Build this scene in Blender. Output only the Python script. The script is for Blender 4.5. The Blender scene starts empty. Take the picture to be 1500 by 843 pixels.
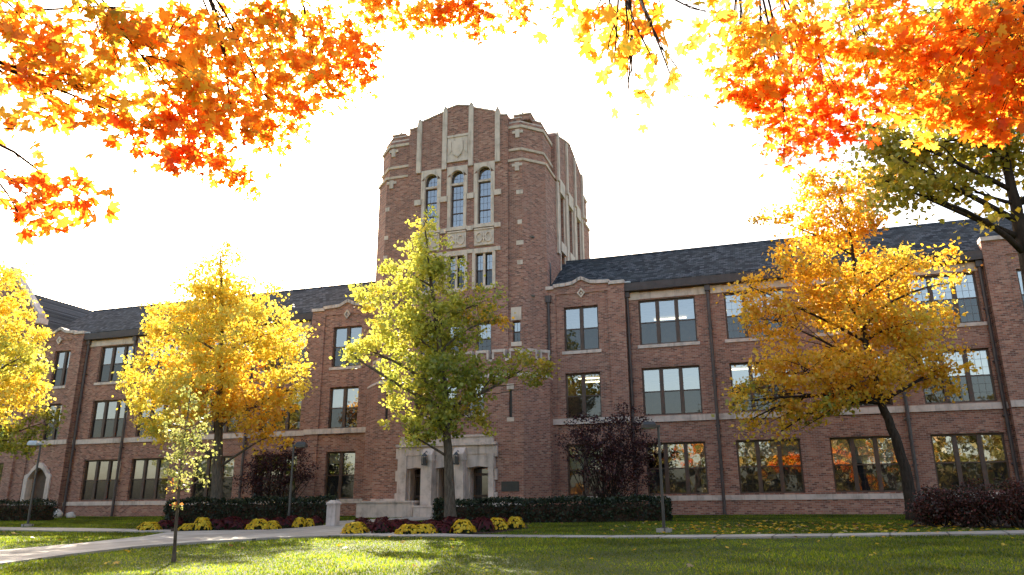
import bpy, math, random
import numpy as np
from mathutils import Vector, Matrix

SC = bpy.context.scene
COL = SC.collection
R = math.radians
rnd = random.Random(7)

# ------------------------------------------------------------------ camera
F_PX, PITCH, YAW, ROLL = 1127.068, R(16.204), R(18.119), R(0.2624)   # picture units: 1500 px wide

def ray(px, py):
    u = (px - 750) / F_PX; v = -(py - 421.5) / F_PX
    cr, sr = math.cos(ROLL), math.sin(ROLL)
    u, v = cr*u + sr*v, -sr*u + cr*v
    cp, sp = math.cos(PITCH), math.sin(PITCH)
    d = cp - sp*v; z = sp + cp*v
    c, s = math.cos(YAW), math.sin(YAW)
    return Vector((c*u - s*d, s*u + c*d, z))

HEAD = Vector((-math.sin(YAW), math.cos(YAW), 0)); SIDE = Vector((math.cos(YAW), math.sin(YAW), 0))
def at_d(px, py, d):            # point on the sight line at horizontal distance d along the heading
    r = ray(px, py); return r * (d / r.dot(HEAD))
def at_y(px, py, y):
    r = ray(px, py); return r * (y / r.y)

def gz(x, y):                   # lawn height: a gentle rise from the camera up to the building
    yy = max(-45.0, min(41.0, y))
    return -1.5 + .031*yy
def gnd(px, py):
    r = ray(px, py); t = -1.5 / (r.z - .031*r.y); return r*t

cam = bpy.data.cameras.new('camera'); co = bpy.data.objects.new('camera', cam); COL.objects.link(co)
f0 = ray(750, 421.5).normalized()
rt = (ray(751, 421.5) - ray(750, 421.5)).normalized(); up = rt.cross(f0).normalized()
m = Matrix.Identity(4)
for i in range(3): m[i][0] = rt[i]; m[i][1] = up[i]; m[i][2] = -f0[i]
co.matrix_world = m
cam.sensor_fit = 'HORIZONTAL'; cam.sensor_width = 36; cam.lens = F_PX/1500*36
cam.clip_start = .1; cam.clip_end = 5000
SC.camera = co

# ------------------------------------------------------------------ light
SUN_EL = R(29.4); SUN_AZ = R(35)       # azimuth measured from +Y towards -X: behind the building, to the left
sd = Vector((-math.sin(SUN_AZ)*math.cos(SUN_EL), math.cos(SUN_AZ)*math.cos(SUN_EL), math.sin(SUN_EL)))
sl = bpy.data.lights.new('sun', 'SUN'); so = bpy.data.objects.new('sun', sl); COL.objects.link(so)
sl.energy = 4.7; sl.angle = R(.55); sl.color = (1, .90, .74)
so.rotation_euler = sd.to_track_quat('Z', 'Y').to_euler(); so.location = sd*100
w = bpy.data.worlds.new('World'); SC.world = w; w.use_nodes = True
nt = w.node_tree; bg = nt.nodes['Background']
sky = nt.nodes.new('ShaderNodeTexSky'); sky.sky_type = 'NISHITA'; sky.sun_disc = False
sky.sun_elevation = SUN_EL; sky.sun_rotation = -SUN_AZ
sky.air_density = 1.0; sky.dust_density = 4.0; sky.ozone_density = 1.0; sky.altitude = 200
tn = nt.nodes.new('ShaderNodeMix'); tn.data_type = 'RGBA'; tn.blend_type = 'MULTIPLY'; tn.inputs[0].default_value = 1
tn.inputs[7].default_value = (1, .92, .83, 1)      # daylight white balance of the photograph
nt.links.new(sky.outputs[0], tn.inputs[6]); nt.links.new(tn.outputs[2], bg.inputs[0]); bg.inputs[1].default_value = .10
SC.view_settings.view_transform = 'Standard'; SC.view_settings.look = 'None'
SC.view_settings.exposure = 2.55; SC.view_settings.gamma = 1; SC.view_settings.use_curve_mapping = False

# ------------------------------------------------------------------ materials
class NT:
    def __init__(s, name):
        s.m = bpy.data.materials.new(name); s.m.use_nodes = True; s.t = s.m.node_tree
        s.t.nodes.clear(); s.out = s.n('ShaderNodeOutputMaterial')
    def n(s, ty, **kw):
        o = s.t.nodes.new(ty)
        for k, v in kw.items():
            if k.startswith('i_'):
                key = k[2:]
                key = int(key) if key.isdigit() else key
                o.inputs[key].default_value = v
            else: setattr(o, k, v)
        return o
    def l(s, a, b): s.t.links.new(a, b)
    def ramp(s, fac, stops):
        r = s.n('ShaderNodeValToRGB'); e = r.color_ramp.elements
        while len(e) < len(stops): e.new(.5)
        for q, (p, c) in zip(e, stops): q.position = p; q.color = (*c, 1)
        s.l(fac, r.inputs[0]); return r.outputs[0]
    def noise(s, vec, scale, detail=4, rough=.55):
        t = s.n('ShaderNodeTexNoise'); t.inputs['Scale'].default_value = scale; t.inputs['Detail'].default_value = detail
        t.inputs['Roughness'].default_value = rough
        if vec is not None: s.l(vec, t.inputs['Vector'])
        return t.outputs['Fac']
    def mix(s, fac, a, b, mode='MIX'):
        x = s.n('ShaderNodeMix', data_type='RGBA', blend_type=mode)
        for v, i in ((fac, 0), (a, 6), (b, 7)):
            if isinstance(v, (int, float)): x.inputs[i].default_value = v
            elif isinstance(v, tuple): x.inputs[i].default_value = (*v, 1)
            else: s.l(v, x.inputs[i])
        return x.outputs[2]
    def bsdf(s, col, rough=.8, spec=.3, bump=None, bs=.3, bd=.02):
        b = s.n('ShaderNodeBsdfPrincipled'); b.inputs['Roughness'].default_value = rough
        b.inputs['Specular IOR Level'].default_value = spec
        if isinstance(col, tuple): b.inputs['Base Color'].default_value = (*col, 1)
        else: s.l(col, b.inputs['Base Color'])
        if bump is not None:
            u = s.n('ShaderNodeBump'); u.inputs['Strength'].default_value = bs; u.inputs['Distance'].default_value = bd
            s.l(bump, u.inputs['Height']); s.l(u.outputs[0], b.inputs['Normal'])
        s.l(b.outputs[0], s.out.inputs[0]); return b
    def obj(s): return s.n('ShaderNodeTexCoord').outputs['Object']

def m_brick():
    t = NT('brick'); c = t.obj()
    sp = t.n('ShaderNodeSeparateXYZ'); t.l(c, sp.inputs[0])
    ma = t.n('ShaderNodeMath', operation='MULTIPLY_ADD'); ma.inputs[1].default_value = .6; t.l(sp.outputs[1], ma.inputs[0]); t.l(sp.outputs[0], ma.inputs[2])
    cb = t.n('ShaderNodeCombineXYZ'); t.l(ma.outputs[0], cb.inputs[0]); t.l(sp.outputs[2], cb.inputs[1])
    b = t.n('ShaderNodeTexBrick'); t.l(cb.outputs[0], b.inputs['Vector'])
    b.inputs['Scale'].default_value = 1; b.inputs['Brick Width'].default_value = .24; b.inputs['Row Height'].default_value = .085
    b.inputs['Mortar Size'].default_value = .011; b.inputs['Mortar Smooth'].default_value = .2; b.inputs['Bias'].default_value = .0
    b.inputs['Color1'].default_value = (0, 0, 0, 1); b.inputs['Color2'].default_value = (1, 1, 1, 1); b.inputs['Mortar'].default_value = (.5, .5, .5, 1)
    col = t.ramp(b.outputs['Color'], [(0, (.12, .056, .043)), (.25, (.25, .104, .070)), (.5, (.335, .140, .093)), (.78, (.40, .182, .122)), (1, (.47, .27, .19))])
    big = t.noise(c, .35, 5); col = t.mix(t.ramp(big, [(.35, (0,)*3), (.7, (.5,)*3)]), col, (.25, .120, .09))
    # rain stains running down
    mp = t.n('ShaderNodeMapping'); mp.inputs['Scale'].default_value = (2.2, 2.2, .16); t.l(c, mp.inputs[0])
    st = t.noise(mp.outputs[0], 1.3, 5, .6); col = t.mix(t.ramp(st, [(.5, (0,)*3), (.75, (.55,)*3)]), col, (.13, .082, .070))
    sm = t.noise(c, 1.1, 6, .7); col = t.mix(t.ramp(sm, [(.56, (0,)*3), (.66, (.3,)*3)]), col, (.38, .23, .17))
    col = t.mix(b.outputs['Fac'], col, (.315, .24, .195))
    inv = t.n('ShaderNodeMath', operation='SUBTRACT'); inv.inputs[0].default_value = 1; t.l(b.outputs['Fac'], inv.inputs[1])
    t.bsdf(col, .9, .2, inv.outputs[0], .6, .012); return t.m

def m_stone(name='limestone', base=(.58, .475, .41), dark=(.37, .30, .255), sc=1.6):
    t = NT(name); c = t.obj()
    a = t.noise(c, sc, 8, .65); col = t.ramp(a, [(.3, dark), (.52, base), (.8, tuple(min(1, x*1.15) for x in base))])
    mp = t.n('ShaderNodeMapping'); mp.inputs['Scale'].default_value = (3, 3, .3); t.l(c, mp.inputs[0])
    s2 = t.noise(mp.outputs[0], 1.5, 5); col = t.mix(t.ramp(s2, [(.52, (0,)*3), (.75, (.6,)*3)]), col, tuple(x*.55 for x in dark))
    t.bsdf(col, .85, .25, t.noise(c, 22, 5), .3, .01); return t.m

def m_slate():
    t = NT('slate'); c = t.obj()
    sp = t.n('ShaderNodeSeparateXYZ'); t.l(c, sp.inputs[0])
    cb = t.n('ShaderNodeCombineXYZ'); t.l(sp.outputs[0], cb.inputs[0])
    mu = t.n('ShaderNodeMath', operation='MULTIPLY'); mu.inputs[1].default_value = 1.55; t.l(sp.outputs[2], mu.inputs[0]); t.l(mu.outputs[0], cb.inputs[1])
    b = t.n('ShaderNodeTexBrick'); t.l(cb.outputs[0], b.inputs['Vector'])
    b.inputs['Scale'].default_value = 1; b.inputs['Brick Width'].default_value = .26; b.inputs['Row Height'].default_value = .2
    b.inputs['Mortar Size'].default_value = .012; b.inputs['Color1'].default_value = (0,)*3+(1,); b.inputs['Color2'].default_value = (1,)*3+(1,); b.inputs['Mortar'].default_value = (0,)*3+(1,)
    col = t.ramp(b.outputs['Color'], [(0, (.022, .025, .029)), (.5, (.05, .056, .062)), (1, (.105, .11, .12))])
    big = t.noise(c, .8, 6); col = t.mix(t.ramp(big, [(.4, (0,)*3), (.7, (.6,)*3)]), col, (.052, .055, .055))
    t.bsdf(col, .95, .05, b.outputs['Color'], .5, .02); return t.m

def m_plain(name, col, rough=.6, spec=.4, var=.25, sc=3, metal=0, bump=True):
    t = NT(name); c = t.obj(); n = t.noise(c, sc, 6)
    cc = t.ramp(n, [(.3, tuple(x*(1-var) for x in col)), (.7, tuple(min(1, x*(1+var)) for x in col))])
    b = t.bsdf(cc, rough, spec, t.noise(c, sc*9, 4) if bump else None, .15, .006); b.inputs['Metallic'].default_value = metal; return t.m

def m_glass(name, gl, tint, diff=0., dcol=(.1, .1, .1)):
    t = NT(name); c = t.obj()
    bu = t.n('ShaderNodeBump'); bu.inputs['Strength'].default_value = .05; bu.inputs['Distance'].default_value = .05
    t.l(t.noise(c, 1.3, 2), bu.inputs['Height'])
    g = t.n('ShaderNodeBsdfGlossy'); g.inputs['Roughness'].default_value = .015; g.inputs['Color'].default_value = (1, .985, .95, 1); t.l(bu.outputs[0], g.inputs['Normal'])
    tr = t.n('ShaderNodeBsdfTransparent'); tr.inputs[0].default_value = (*tint, 1)
    mx = t.n('ShaderNodeMixShader'); mx.inputs[0].default_value = gl; t.l(tr.outputs[0], mx.inputs[1]); t.l(g.outputs[0], mx.inputs[2])
    o = mx.outputs[0]
    if diff:
        d = t.n('ShaderNodeBsdfDiffuse'); d.inputs[0].default_value = (*dcol, 1)
        m2 = t.n('ShaderNodeMixShader'); m2.inputs[0].default_value = diff; t.l(o, m2.inputs[1]); t.l(d.outputs[0], m2.inputs[2]); o = m2.outputs[0]
    t.l(o, t.out.inputs[0]); return t.m

def m_leaf(name, trans=.5, gloss=.04, gain=1.0):
    t = NT(name)
    a = t.n('ShaderNodeAttribute', attribute_name='tint')
    c = t.obj(); n = t.noise(c, 9, 3)
    col = t.mix(.25, a.outputs['Color'], t.ramp(n, [(.3, (.25,)*3), (.7, (1,)*3)]), 'MULTIPLY')
    d = t.n('ShaderNodeBsdfDiffuse'); tr = t.n('ShaderNodeBsdfTranslucent'); t.l(col, d.inputs[0]); t.l(col, tr.inputs[0])
    m1 = t.n('ShaderNodeMixShader'); m1.inputs[0].default_value = trans; t.l(d.outputs[0], m1.inputs[1]); t.l(tr.outputs[0], m1.inputs[2])
    g = t.n('ShaderNodeBsdfGlossy'); g.inputs['Roughness'].default_value = .45
    m2 = t.n('ShaderNodeMixShader'); m2.inputs[0].default_value = gloss; t.l(m1.outputs[0], m2.inputs[1]); t.l(g.outputs[0], m2.inputs[2])
    t.l(m2.outputs[0], t.out.inputs[0]); return t.m

def m_bark(name, col):
    t = NT(name); c = t.obj()
    mp = t.n('ShaderNodeMapping'); mp.inputs['Scale'].default_value = (1, 1, .22); t.l(c, mp.inputs[0])
    n = t.noise(mp.outputs[0], 14, 8, .65)
    cc = t.ramp(n, [(.3, tuple(x*.35 for x in col)), (.55, col), (.8, tuple(x*1.5 for x in col))])
    t.bsdf(cc, .95, .15, n, .8, .04); return t.m

def m_lawn():
    t = NT('lawn'); c = t.obj()
    a = t.noise(c, .5, 6); b = t.noise(c, 30, 5, .7)
    col = t.ramp(b, [(.25, (.022, .034, .007)), (.55, (.05, .072, .013)), (.8, (.10, .115, .028))])
    col = t.mix(t.ramp(a, [(.4, (0,)*3), (.75, (.5,)*3)]), col, (.085, .08, .028))
    t.bsdf(col, .9, .15, b, .9, .05); return t.m

def m_concrete():
    t = NT('concrete'); c = t.obj()
    a = t.noise(c, .9, 8, .65); b = t.noise(c, 40, 4)
    br = t.n('ShaderNodeTexBrick', offset=0); mp = t.n('ShaderNodeMapping'); mp.inputs['Rotation'].default_value = (0, 0, .12); t.l(c, mp.inputs[0]); t.l(mp.outputs[0], br.inputs['Vector'])
    br.inputs['Scale'].default_value = 1; br.inputs['Brick Width'].default_value = 1.5; br.inputs['Row Height'].default_value = 50; br.inputs['Mortar Size'].default_value = .03
    br.inputs['Color1'].default_value = (.85,)*3+(1,); br.inputs['Color2'].default_value = (1.1,)*3+(1,); br.inputs['Mortar'].default_value = (.35,)*3+(1,)
    col = t.ramp(a, [(.3, (.24, .205, .165)), (.6, (.35, .31, .26)), (.8, (.42, .38, .33))])
    col = t.mix(t.ramp(b, [(.55, (0,)*3), (.8, (.3,)*3)]), col, (.2, .17, .14))
    col = t.mix(1.0, col, br.outputs['Color'], 'MULTIPLY')
    t.bsdf(col, .9, .2, b, .3, .006); return t.m

def m_emit(name, col, s):
    t = NT(name); e = t.n('ShaderNodeEmission'); e.inputs[0].default_value = (*col, 1); e.inputs[1].default_value = s
    t.l(e.outputs[0], t.out.inputs[0]); return t.m

M = dict(brick=m_brick(), stone=m_stone(), slate=m_slate(),
    white_stone=m_stone('pale_limestone', (.58, .475, .385), (.42, .335, .265)),
    brown=m_plain('brown_paint', (.085, .050, .034), .5, .4), gutter=m_plain('gutter_metal', (.06, .042, .036), .5, .4),
    pipe=m_plain('downspout_metal', (.07, .052, .047), .5, .4), black=m_plain('dark_metal', (.025, .024, .024), .45, .5),
    lampgrey=m_plain('lamp_bronze', (.05, .043, .038), .4, .5), glass=m_glass('window_glass', .29, (.55, .58, .58)),
    screen=m_glass('screened_glass', .085, (.34, .34, .34), .16, (.08, .08, .085)),
    door_glass=m_glass('door_glass', .12, (.12, .11, .10)),
    plaster=m_plain('room_plaster', (.16, .14, .115), .9, .1), blind=m_plain('blind_fabric', (.62, .57, .47), .9, .1, .08, 2),
    lamp=m_emit('ceiling_lamp_light', (1, .84, .5), 1.2), bronze=m_plain('plaque_bronze', (.03, .028, .022), .5, .5),
    flash=m_plain('flashing_metal', (.45, .47, .48), .35, .5, .15),
    bark=m_bark('bark', (.115, .085, .06)), bark_dark=m_bark('bark_dark', (.045, .033, .025)), bark_grey=m_bark('bark_grey', (.115, .09, .065)),
    leaf=m_leaf('leaf', .5), maple=m_leaf('maple_leaf', .72, .02), dark_leaf=m_leaf('dark_leaf', .2, .03), bloom=m_leaf('bloom', .25, .02), grass=m_leaf('grass_blade', .72, .015),
    lawn=m_lawn(), concrete=m_concrete(), soil=m_plain('mulch', (.045, .028, .018), .95, .1, .6, 14),
    boulder=m_stone('boulder', (.55, .52, .47), (.34, .31, .27), 3), screenprint=m_plain('sign_letter', (.4, .36, .26), .5))

# ------------------------------------------------------------------ mesh helpers
class MB:
    def __init__(s): s.v = []; s.f = []
    def add(s, vs, fs):
        o = len(s.v); s.v += [tuple(p) for p in vs]; s.f += [tuple(i+o for i in q) for q in fs]
    def box(s, x0, x1, y0, y1, z0, z1):
        s.add([(x0,y0,z0),(x1,y0,z0),(x1,y1,z0),(x0,y1,z0),(x0,y0,z1),(x1,y0,z1),(x1,y1,z1),(x0,y1,z1)],
              [(0,3,2,1),(4,5,6,7),(0,1,5,4),(1,2,6,5),(2,3,7,6),(3,0,4,7)])
    def prism(s, poly, y0, y1):          # polygon in x,z extruded along y
        n = len(poly); vs = [(x, y0, z) for x, z in poly] + [(x, y1, z) for x, z in poly]
        s.add(vs, [tuple(range(n)), tuple(range(2*n-1, n-1, -1))] + [(i, i+n, (i+1) % n+n, (i+1) % n) for i in range(n)])
    def prism_x(s, poly, x0, x1):        # polygon in y,z extruded along x
        n = len(poly); vs = [(x0, y, z) for y, z in poly] + [(x1, y, z) for y, z in poly]
        s.add(vs, [tuple(range(n)), tuple(range(2*n-1, n-1, -1))] + [(i, i+n, (i+1) % n+n, (i+1) % n) for i in range(n)])
    def plan(s, poly, z0, z1, poly1=None):   # plan polygon extruded upwards, optionally to another outline
        n = len(poly); p1 = poly1 or poly
        vs = [(x, y, z0) for x, y in poly] + [(x, y, z1) for x, y in p1]
        s.add(vs, [tuple(range(n-1, -1, -1)), tuple(range(n, 2*n))] + [(i, (i+1) % n, (i+1) % n+n, i+n) for i in range(n)])
    def tube(s, pts, rad, k=6, cap=True):
        pts = [Vector(p) for p in pts]; n = len(pts); o = len(s.v); prev = None
        for i, p in enumerate(pts):
            t = (pts[min(i+1, n-1)] - pts[max(i-1, 0)])
            if t.length < 1e-6: t = Vector((0, 0, 1))
            t.normalize()
            a = (prev - t*prev.dot(t)) if prev else t.cross(Vector((0, 1, .01)) if abs(t.y) < .9 else Vector((1, 0, 0)))
            if a.length < 1e-5: a = t.orthogonal()
            a.normalize(); prev = a; b = t.cross(a)
            for j in range(k):
                q = 2*math.pi*j/k; s.v.append(tuple(p + (a*math.cos(q) + b*math.sin(q))*rad[i]))
        for i in range(n-1):
            for j in range(k):
                s.f.append((o+i*k+j, o+i*k+(j+1) % k, o+(i+1)*k+(j+1) % k, o+(i+1)*k+j))
        if cap: s.f.append(tuple(o+j for j in range(k-1, -1, -1))); s.f.append(tuple(o+(n-1)*k+j for j in range(k)))
    def build(s, name, mat, parent=None, off=None, smooth=False):
        me = bpy.data.meshes.new(name)
        v = s.v if off is None else [(a-off[0], b-off[1], c-off[2]) for a, b, c in s.v]
        me.from_pydata(v, [], s.f); me.materials.append(M[mat] if isinstance(mat, str) else mat)
        if smooth: me.polygons.foreach_set('use_smooth', [True]*len(me.polygons))
        me.update(); o = bpy.data.objects.new(name, me); COL.objects.link(o)
        if parent: o.parent = parent
        return o

def tag(o, label=None, cat=None, group=None, kind=None):
    if label: o['label'] = label
    if cat: o['category'] = cat
    if group: o['group'] = group
    if kind: o['kind'] = kind
    return o
def empty(name, loc, label, cat, group=None, rz=0):
    o = bpy.data.objects.new(name, None); COL.objects.link(o); o.location = loc; o.rotation_euler = (0, 0, rz); o.empty_display_size = .3
    return tag(o, label, cat, group)
def np_mesh(name, V, k, mat, parent=None, tint=None, faces=None):   # V (n*k,3): n polygons of k corners
    n = len(V)//k; me = bpy.data.meshes.new(name)
    me.vertices.add(n*k); me.vertices.foreach_set('co', np.ascontiguousarray(V, np.float32).ravel())
    me.loops.add(n*k); me.loops.foreach_set('vertex_index', np.arange(n*k, dtype=np.int32))
    me.polygons.add(n); me.polygons.foreach_set('loop_start', np.arange(0, n*k, k, dtype=np.int32))
    me.update(calc_edges=True)
    if tint is not None:
        a = me.attributes.new('tint', 'FLOAT_COLOR', 'FACE')
        c = np.ones((n, 4), np.float32); c[:, :3] = tint; a.data.foreach_set('color', c.ravel())
    me.materials.append(M[mat]); o = bpy.data.objects.new(name, me); COL.objects.link(o)
    if parent: o.parent = parent
    return o

# ------------------------------------------------------------------ leaves and trees
KITE = np.array([(0, 0, 0), (.42, .45, .07), (0, 1, -.06), (-.42, .45, .07)], float)
half = [(0, -.12), (.18, -.22), (.52, -.14), (.40, .08), (.80, .36), (.60, .42), (.66, .70), (.42, .56), (.22, .44), (.19, .70), (.27, .76), (.10, .84), (0, 1.08)]
mp_ = half + [(-x, y) for x, y in half[-2:0:-1]]
MAPLE = np.array([(x, y, -.22*abs(x) - .16*y*y) for x, y in mp_], float)

def leaf_verts(P, size, rng, tpl, upbias=.5, droop=.3, jit=.3):
    n = len(P)
    nrm = rng.normal(size=(n, 3)); nrm /= np.linalg.norm(nrm, axis=1)[:, None]; nrm[:, 2] += upbias
    nrm /= np.linalg.norm(nrm, axis=1)[:, None]
    d = rng.normal(size=(n, 3)); d[:, 2] -= droop
    d -= nrm*(d*nrm).sum(1)[:, None]; d /= np.linalg.norm(d, axis=1)[:, None] + 1e-9
    e = np.cross(d, nrm)
    s = size*(1 + jit*rng.uniform(-1, 1, n))
    V = P[:, None, :] + s[:, None, None]*(e[:, None, :]*tpl[None, :, 0, None] + d[:, None, :]*tpl[None, :, 1, None] + nrm[:, None, :]*tpl[None, :, 2, None])
    return V.reshape(-1, 3)

def pick(pal, n, rng, jit=.16):
    cols = np.array([p[1:] for p in pal], float); wt = np.array([p[0] for p in pal], float); wt /= wt.sum()
    c = cols[rng.choice(len(pal), n, p=wt)]
    return np.clip(c*(1 + jit*rng.normal(size=(n, 1))), .004, .95)

def curve(a, b, rng, sag=.12, n=5):
    a = Vector(a); b = Vector(b); L = (b-a).length
    mid = Vector(rng.normal(size=3)*L*.06) + Vector((0, 0, L*sag))
    return [a.lerp(b, t/(n-1)) + mid*(4*(t/(n-1))*(1-t/(n-1))) for t in range(n)]

def tree(root, base, trunk, lobes, nleaf, lsize, pal, seed, r0, tpl=KITE, leafmat='leaf', bark='bark', cl_sigma=.27, per=38, sub=5, shade=None, upbias=.5, droop=.3, twig=.012, first=.25, lmax=9, arch=None, hubs=None):
    """trunk: list of points (world); lobes: (centre, rx, rz, weight[, palette]) in world units; everything made local to base"""
    rng = np.random.default_rng(seed); wood = MB(); base = Vector(base)
    T = [Vector(p) for p in trunk]; nT = len(T)
    # smooth trunk line
    fine = []
    for i in range(nT-1):
        for q in range(4): fine.append(T[i].lerp(T[i+1], q/4) + Vector((rng.normal()*.03, rng.normal()*.03, 0))*(i > 0)*r0*2)
    fine.append(T[-1]); N = len(fine)
    rads = [r0*(1 - .86*(i/(N-1))**.85) for i in range(N)]; rads[0] = r0*1.35; rads[1] = r0*1.08
    wood.tube([p-base for p in fine], rads, 9)
    Ps, Cs = [], []
    hub_pts = []
    for hb in hubs or []:
        hb = Vector(hb); st = fine[min(N-1, int(N*rng.uniform(.7, .95)))]
        ln = curve(st, hb, rng, .10, 9); wood.tube([p-base for p in ln], [.065-.05*i/8 for i in range(9)], 7)
        hub_pts += ln[3:]
    tot = sum(l[3]*l[1]*l[1]*l[2] for l in lobes)
    for l in lobes:
        c, rx, rz, wt = l[:4]; lp = l[4] if len(l) > 4 else pal
        c = Vector(c)
        # limb from the trunk
        best = min(range(N), key=lambda i: abs((fine[i].z + .55*math.hypot(fine[i].x-c.x, fine[i].y-c.y)) - c.z))
        best = max(best, int(N*first)); j = fine[best]
        if hub_pts and len(l) > 5 and l[5] != 420: j = min(hub_pts, key=lambda h: (h-c).length)
        limb = curve(j, c, rng, arch if arch else (.05 if c.z > j.z else .12), 6)
        lr = min(rads[best]*.62, .03 + .016*(c-j).length, lmax)
        wood.tube([p-base for p in limb], [lr*(1-.75*i/5) for i in range(6)], 6)
        nl = l[5] if len(l) > 5 else max(30, int(nleaf*wt*rx*rx*rz/tot)); nc = max(3, int(nl/per))
        dirs = rng.normal(size=(nc, 3)); dirs /= np.linalg.norm(dirs, axis=1)[:, None]
        rad = rng.uniform(.15, 1, nc)**(1/2.0)
        cc = np.array(c)[None] + dirs*rad[:, None]*np.array([rx, rx, rz])[None]
        for q in range(min(nc, sub + nc//6)):
            s = limb[rng.integers(2, 6)]
            wood.tube([p-base for p in curve(s, cc[q], rng, .03, 4)], [max(lr*.3, twig), max(lr*.2, twig*.9), twig*.8, twig*.4], 4, False)
        k = rng.integers(0, nc, nl)
        sg = cl_sigma*rng.uniform(.5, 1.3, nc)
        P = cc[k] + rng.normal(size=(nl, 3))*sg[k][:, None]*np.array([1, 1, .7])
        # clumps differ in hue
        tone = pick(lp, nc, rng, .1)[k]*.5 + pick(lp, nl, rng)*.5
        Ps.append(P); Cs.append(tone)
    P = np.concatenate(Ps); C = np.concatenate(Cs)
    V = leaf_verts(P, lsize, rng, tpl, upbias, droop) - np.array(base)
    wood.build('trunk', bark, root, smooth=True)
    np_mesh('crown', V, len(tpl), leafmat, root, C)
    return root

def lobes_px(L, d, pal=None):      # lobes read off the photograph: (px, py, half-width px, half-height px, offset m, weight[, palette])
    out = []
    for q in L:
        px, py, a, b, dd, wt = q[:6]
        c = at_d(px, py, d+dd); s = (at_d(px+1, py, d+dd) - c).length
        out.append((c, a*s, b*s, wt) + tuple(q[6:]))
    return out

YEL = [(5, .88, .66, .06), (3, .84, .70, .12), (2, .88, .54, .04), (1.2, .62, .58, .09)]
GOLD = [(5, .84, .49, .03), (3, .78, .39, .022), (2, .86, .58, .06), (.7, .52, .44, .04), (.7, .76, .27, .02)]
GRN = [(4, .26, .29, .035), (3, .38, .38, .045), (2, .52, .46, .05), (1, .17, .21, .03)]
LIME = [(4, .70, .64, .10), (3, .60, .59, .09), (2, .46, .49, .08), (1, .76, .56, .06)]
DKG = [(3, .12, .15, .02), (2, .2, .2, .03), (1, .3, .25, .03)]
ORG = [(5, .93, .26, .018), (3, .94, .36, .025), (1.3, .92, .16, .014), (1.6, .93, .56, .05)]
RED = [(5, .92, .15, .018), (3, .93, .24, .02), (.6, .75, .08, .014)]
MYEL = [(4, .95, .70, .08), (2, .95, .52, .04), (1, .95, .36, .03)]
OLV = [(4, .42, .33, .03), (3, .55, .36, .03), (2, .28, .26, .03), (1, .7, .42, .03)]
OMIX = ORG + [(1.5, .55, .36, .03), (1.5, .86, .55, .05)]
PURP = [(4, .042, .014, .017), (2, .065, .020, .019), (1, .095, .026, .022)]

def place_tree(px, py, name, label, cat, trunk_px, lobes, nleaf, lsize, pal, seed, r0, group=None, d=None, **kw):
    b = gnd(px, py) if d is None else None
    if d is not None:
        b = at_d(px, py, d); b.z = gz(b.x, b.y)
    dd = b.dot(HEAD); b.z = gz(b.x, b.y)
    root = empty(name, b, label, cat, group)
    tr = [b - Vector((0, 0, .15))] + [at_d(x, y, dd) for x, y in trunk_px]
    return tree(root, b, tr, lobes_px(lobes, dd), nleaf, lsize, pal, seed, r0, **kw)

place_tree(-55, 770, 'autumn_tree', 'yellow and green tree cut off by the left edge in front of the gabled end', 'tree', [(-50, 660), (-40, 560), (-25, 450), (-20, 400)],
  [(-5,425,42,42,0,1,YEL),(32,490,36,34,0,1.2,YEL),(-5,520,50,45,-.6,1,LIME),(40,560,30,28,-.4,1.2,YEL),(5,590,50,38,-.6,1,YEL),(62,620,26,32,.5,1,DKG),(20,645,50,22,0,1,GRN),(-60,480,60,60,0,.5,YEL),(-80,580,70,60,0,.5,YEL),(40,525,30,22,-1,1,LIME),(-60,640,60,30,0,.5,GRN)],
  17000, .17, YEL, 11, .30, group='autumn trees on the lawn')
place_tree(317, 768, 'autumn_tree', 'full golden yellow tree behind the mums left of the entrance walk', 'tree', [(318, 715), (319, 660), (322, 600), (325, 520), (325, 440), (323, 375)],
  [(322,388,34,34,0,1),(295,428,48,36,0,1),(368,432,42,34,.3,1),(250,475,48,40,.2,1),(325,495,78,52,-.6,.9),(408,485,42,44,0,1),(420,560,36,48,0,1),(228,550,48,46,0,1,YEL+LIME[:1]),(214,612,34,32,0,1.2,YEL+LIME[:2]),(300,575,70,48,-1,.9),(375,595,52,42,-.4,.9,GOLD),(395,640,30,20,0,1,GOLD),(258,632,36,26,-.5,1,YEL+LIME[:2]),(330,450,60,45,1.5,.7),(320,560,80,60,1.8,.6,GOLD)],
  27500, .17, [(5, .90, .68, .075), (3, .88, .74, .13), (3, .90, .58, .05), (1, .68, .62, .10)], 12, .33, bark='bark_grey', group='autumn trees on the lawn')
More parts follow.
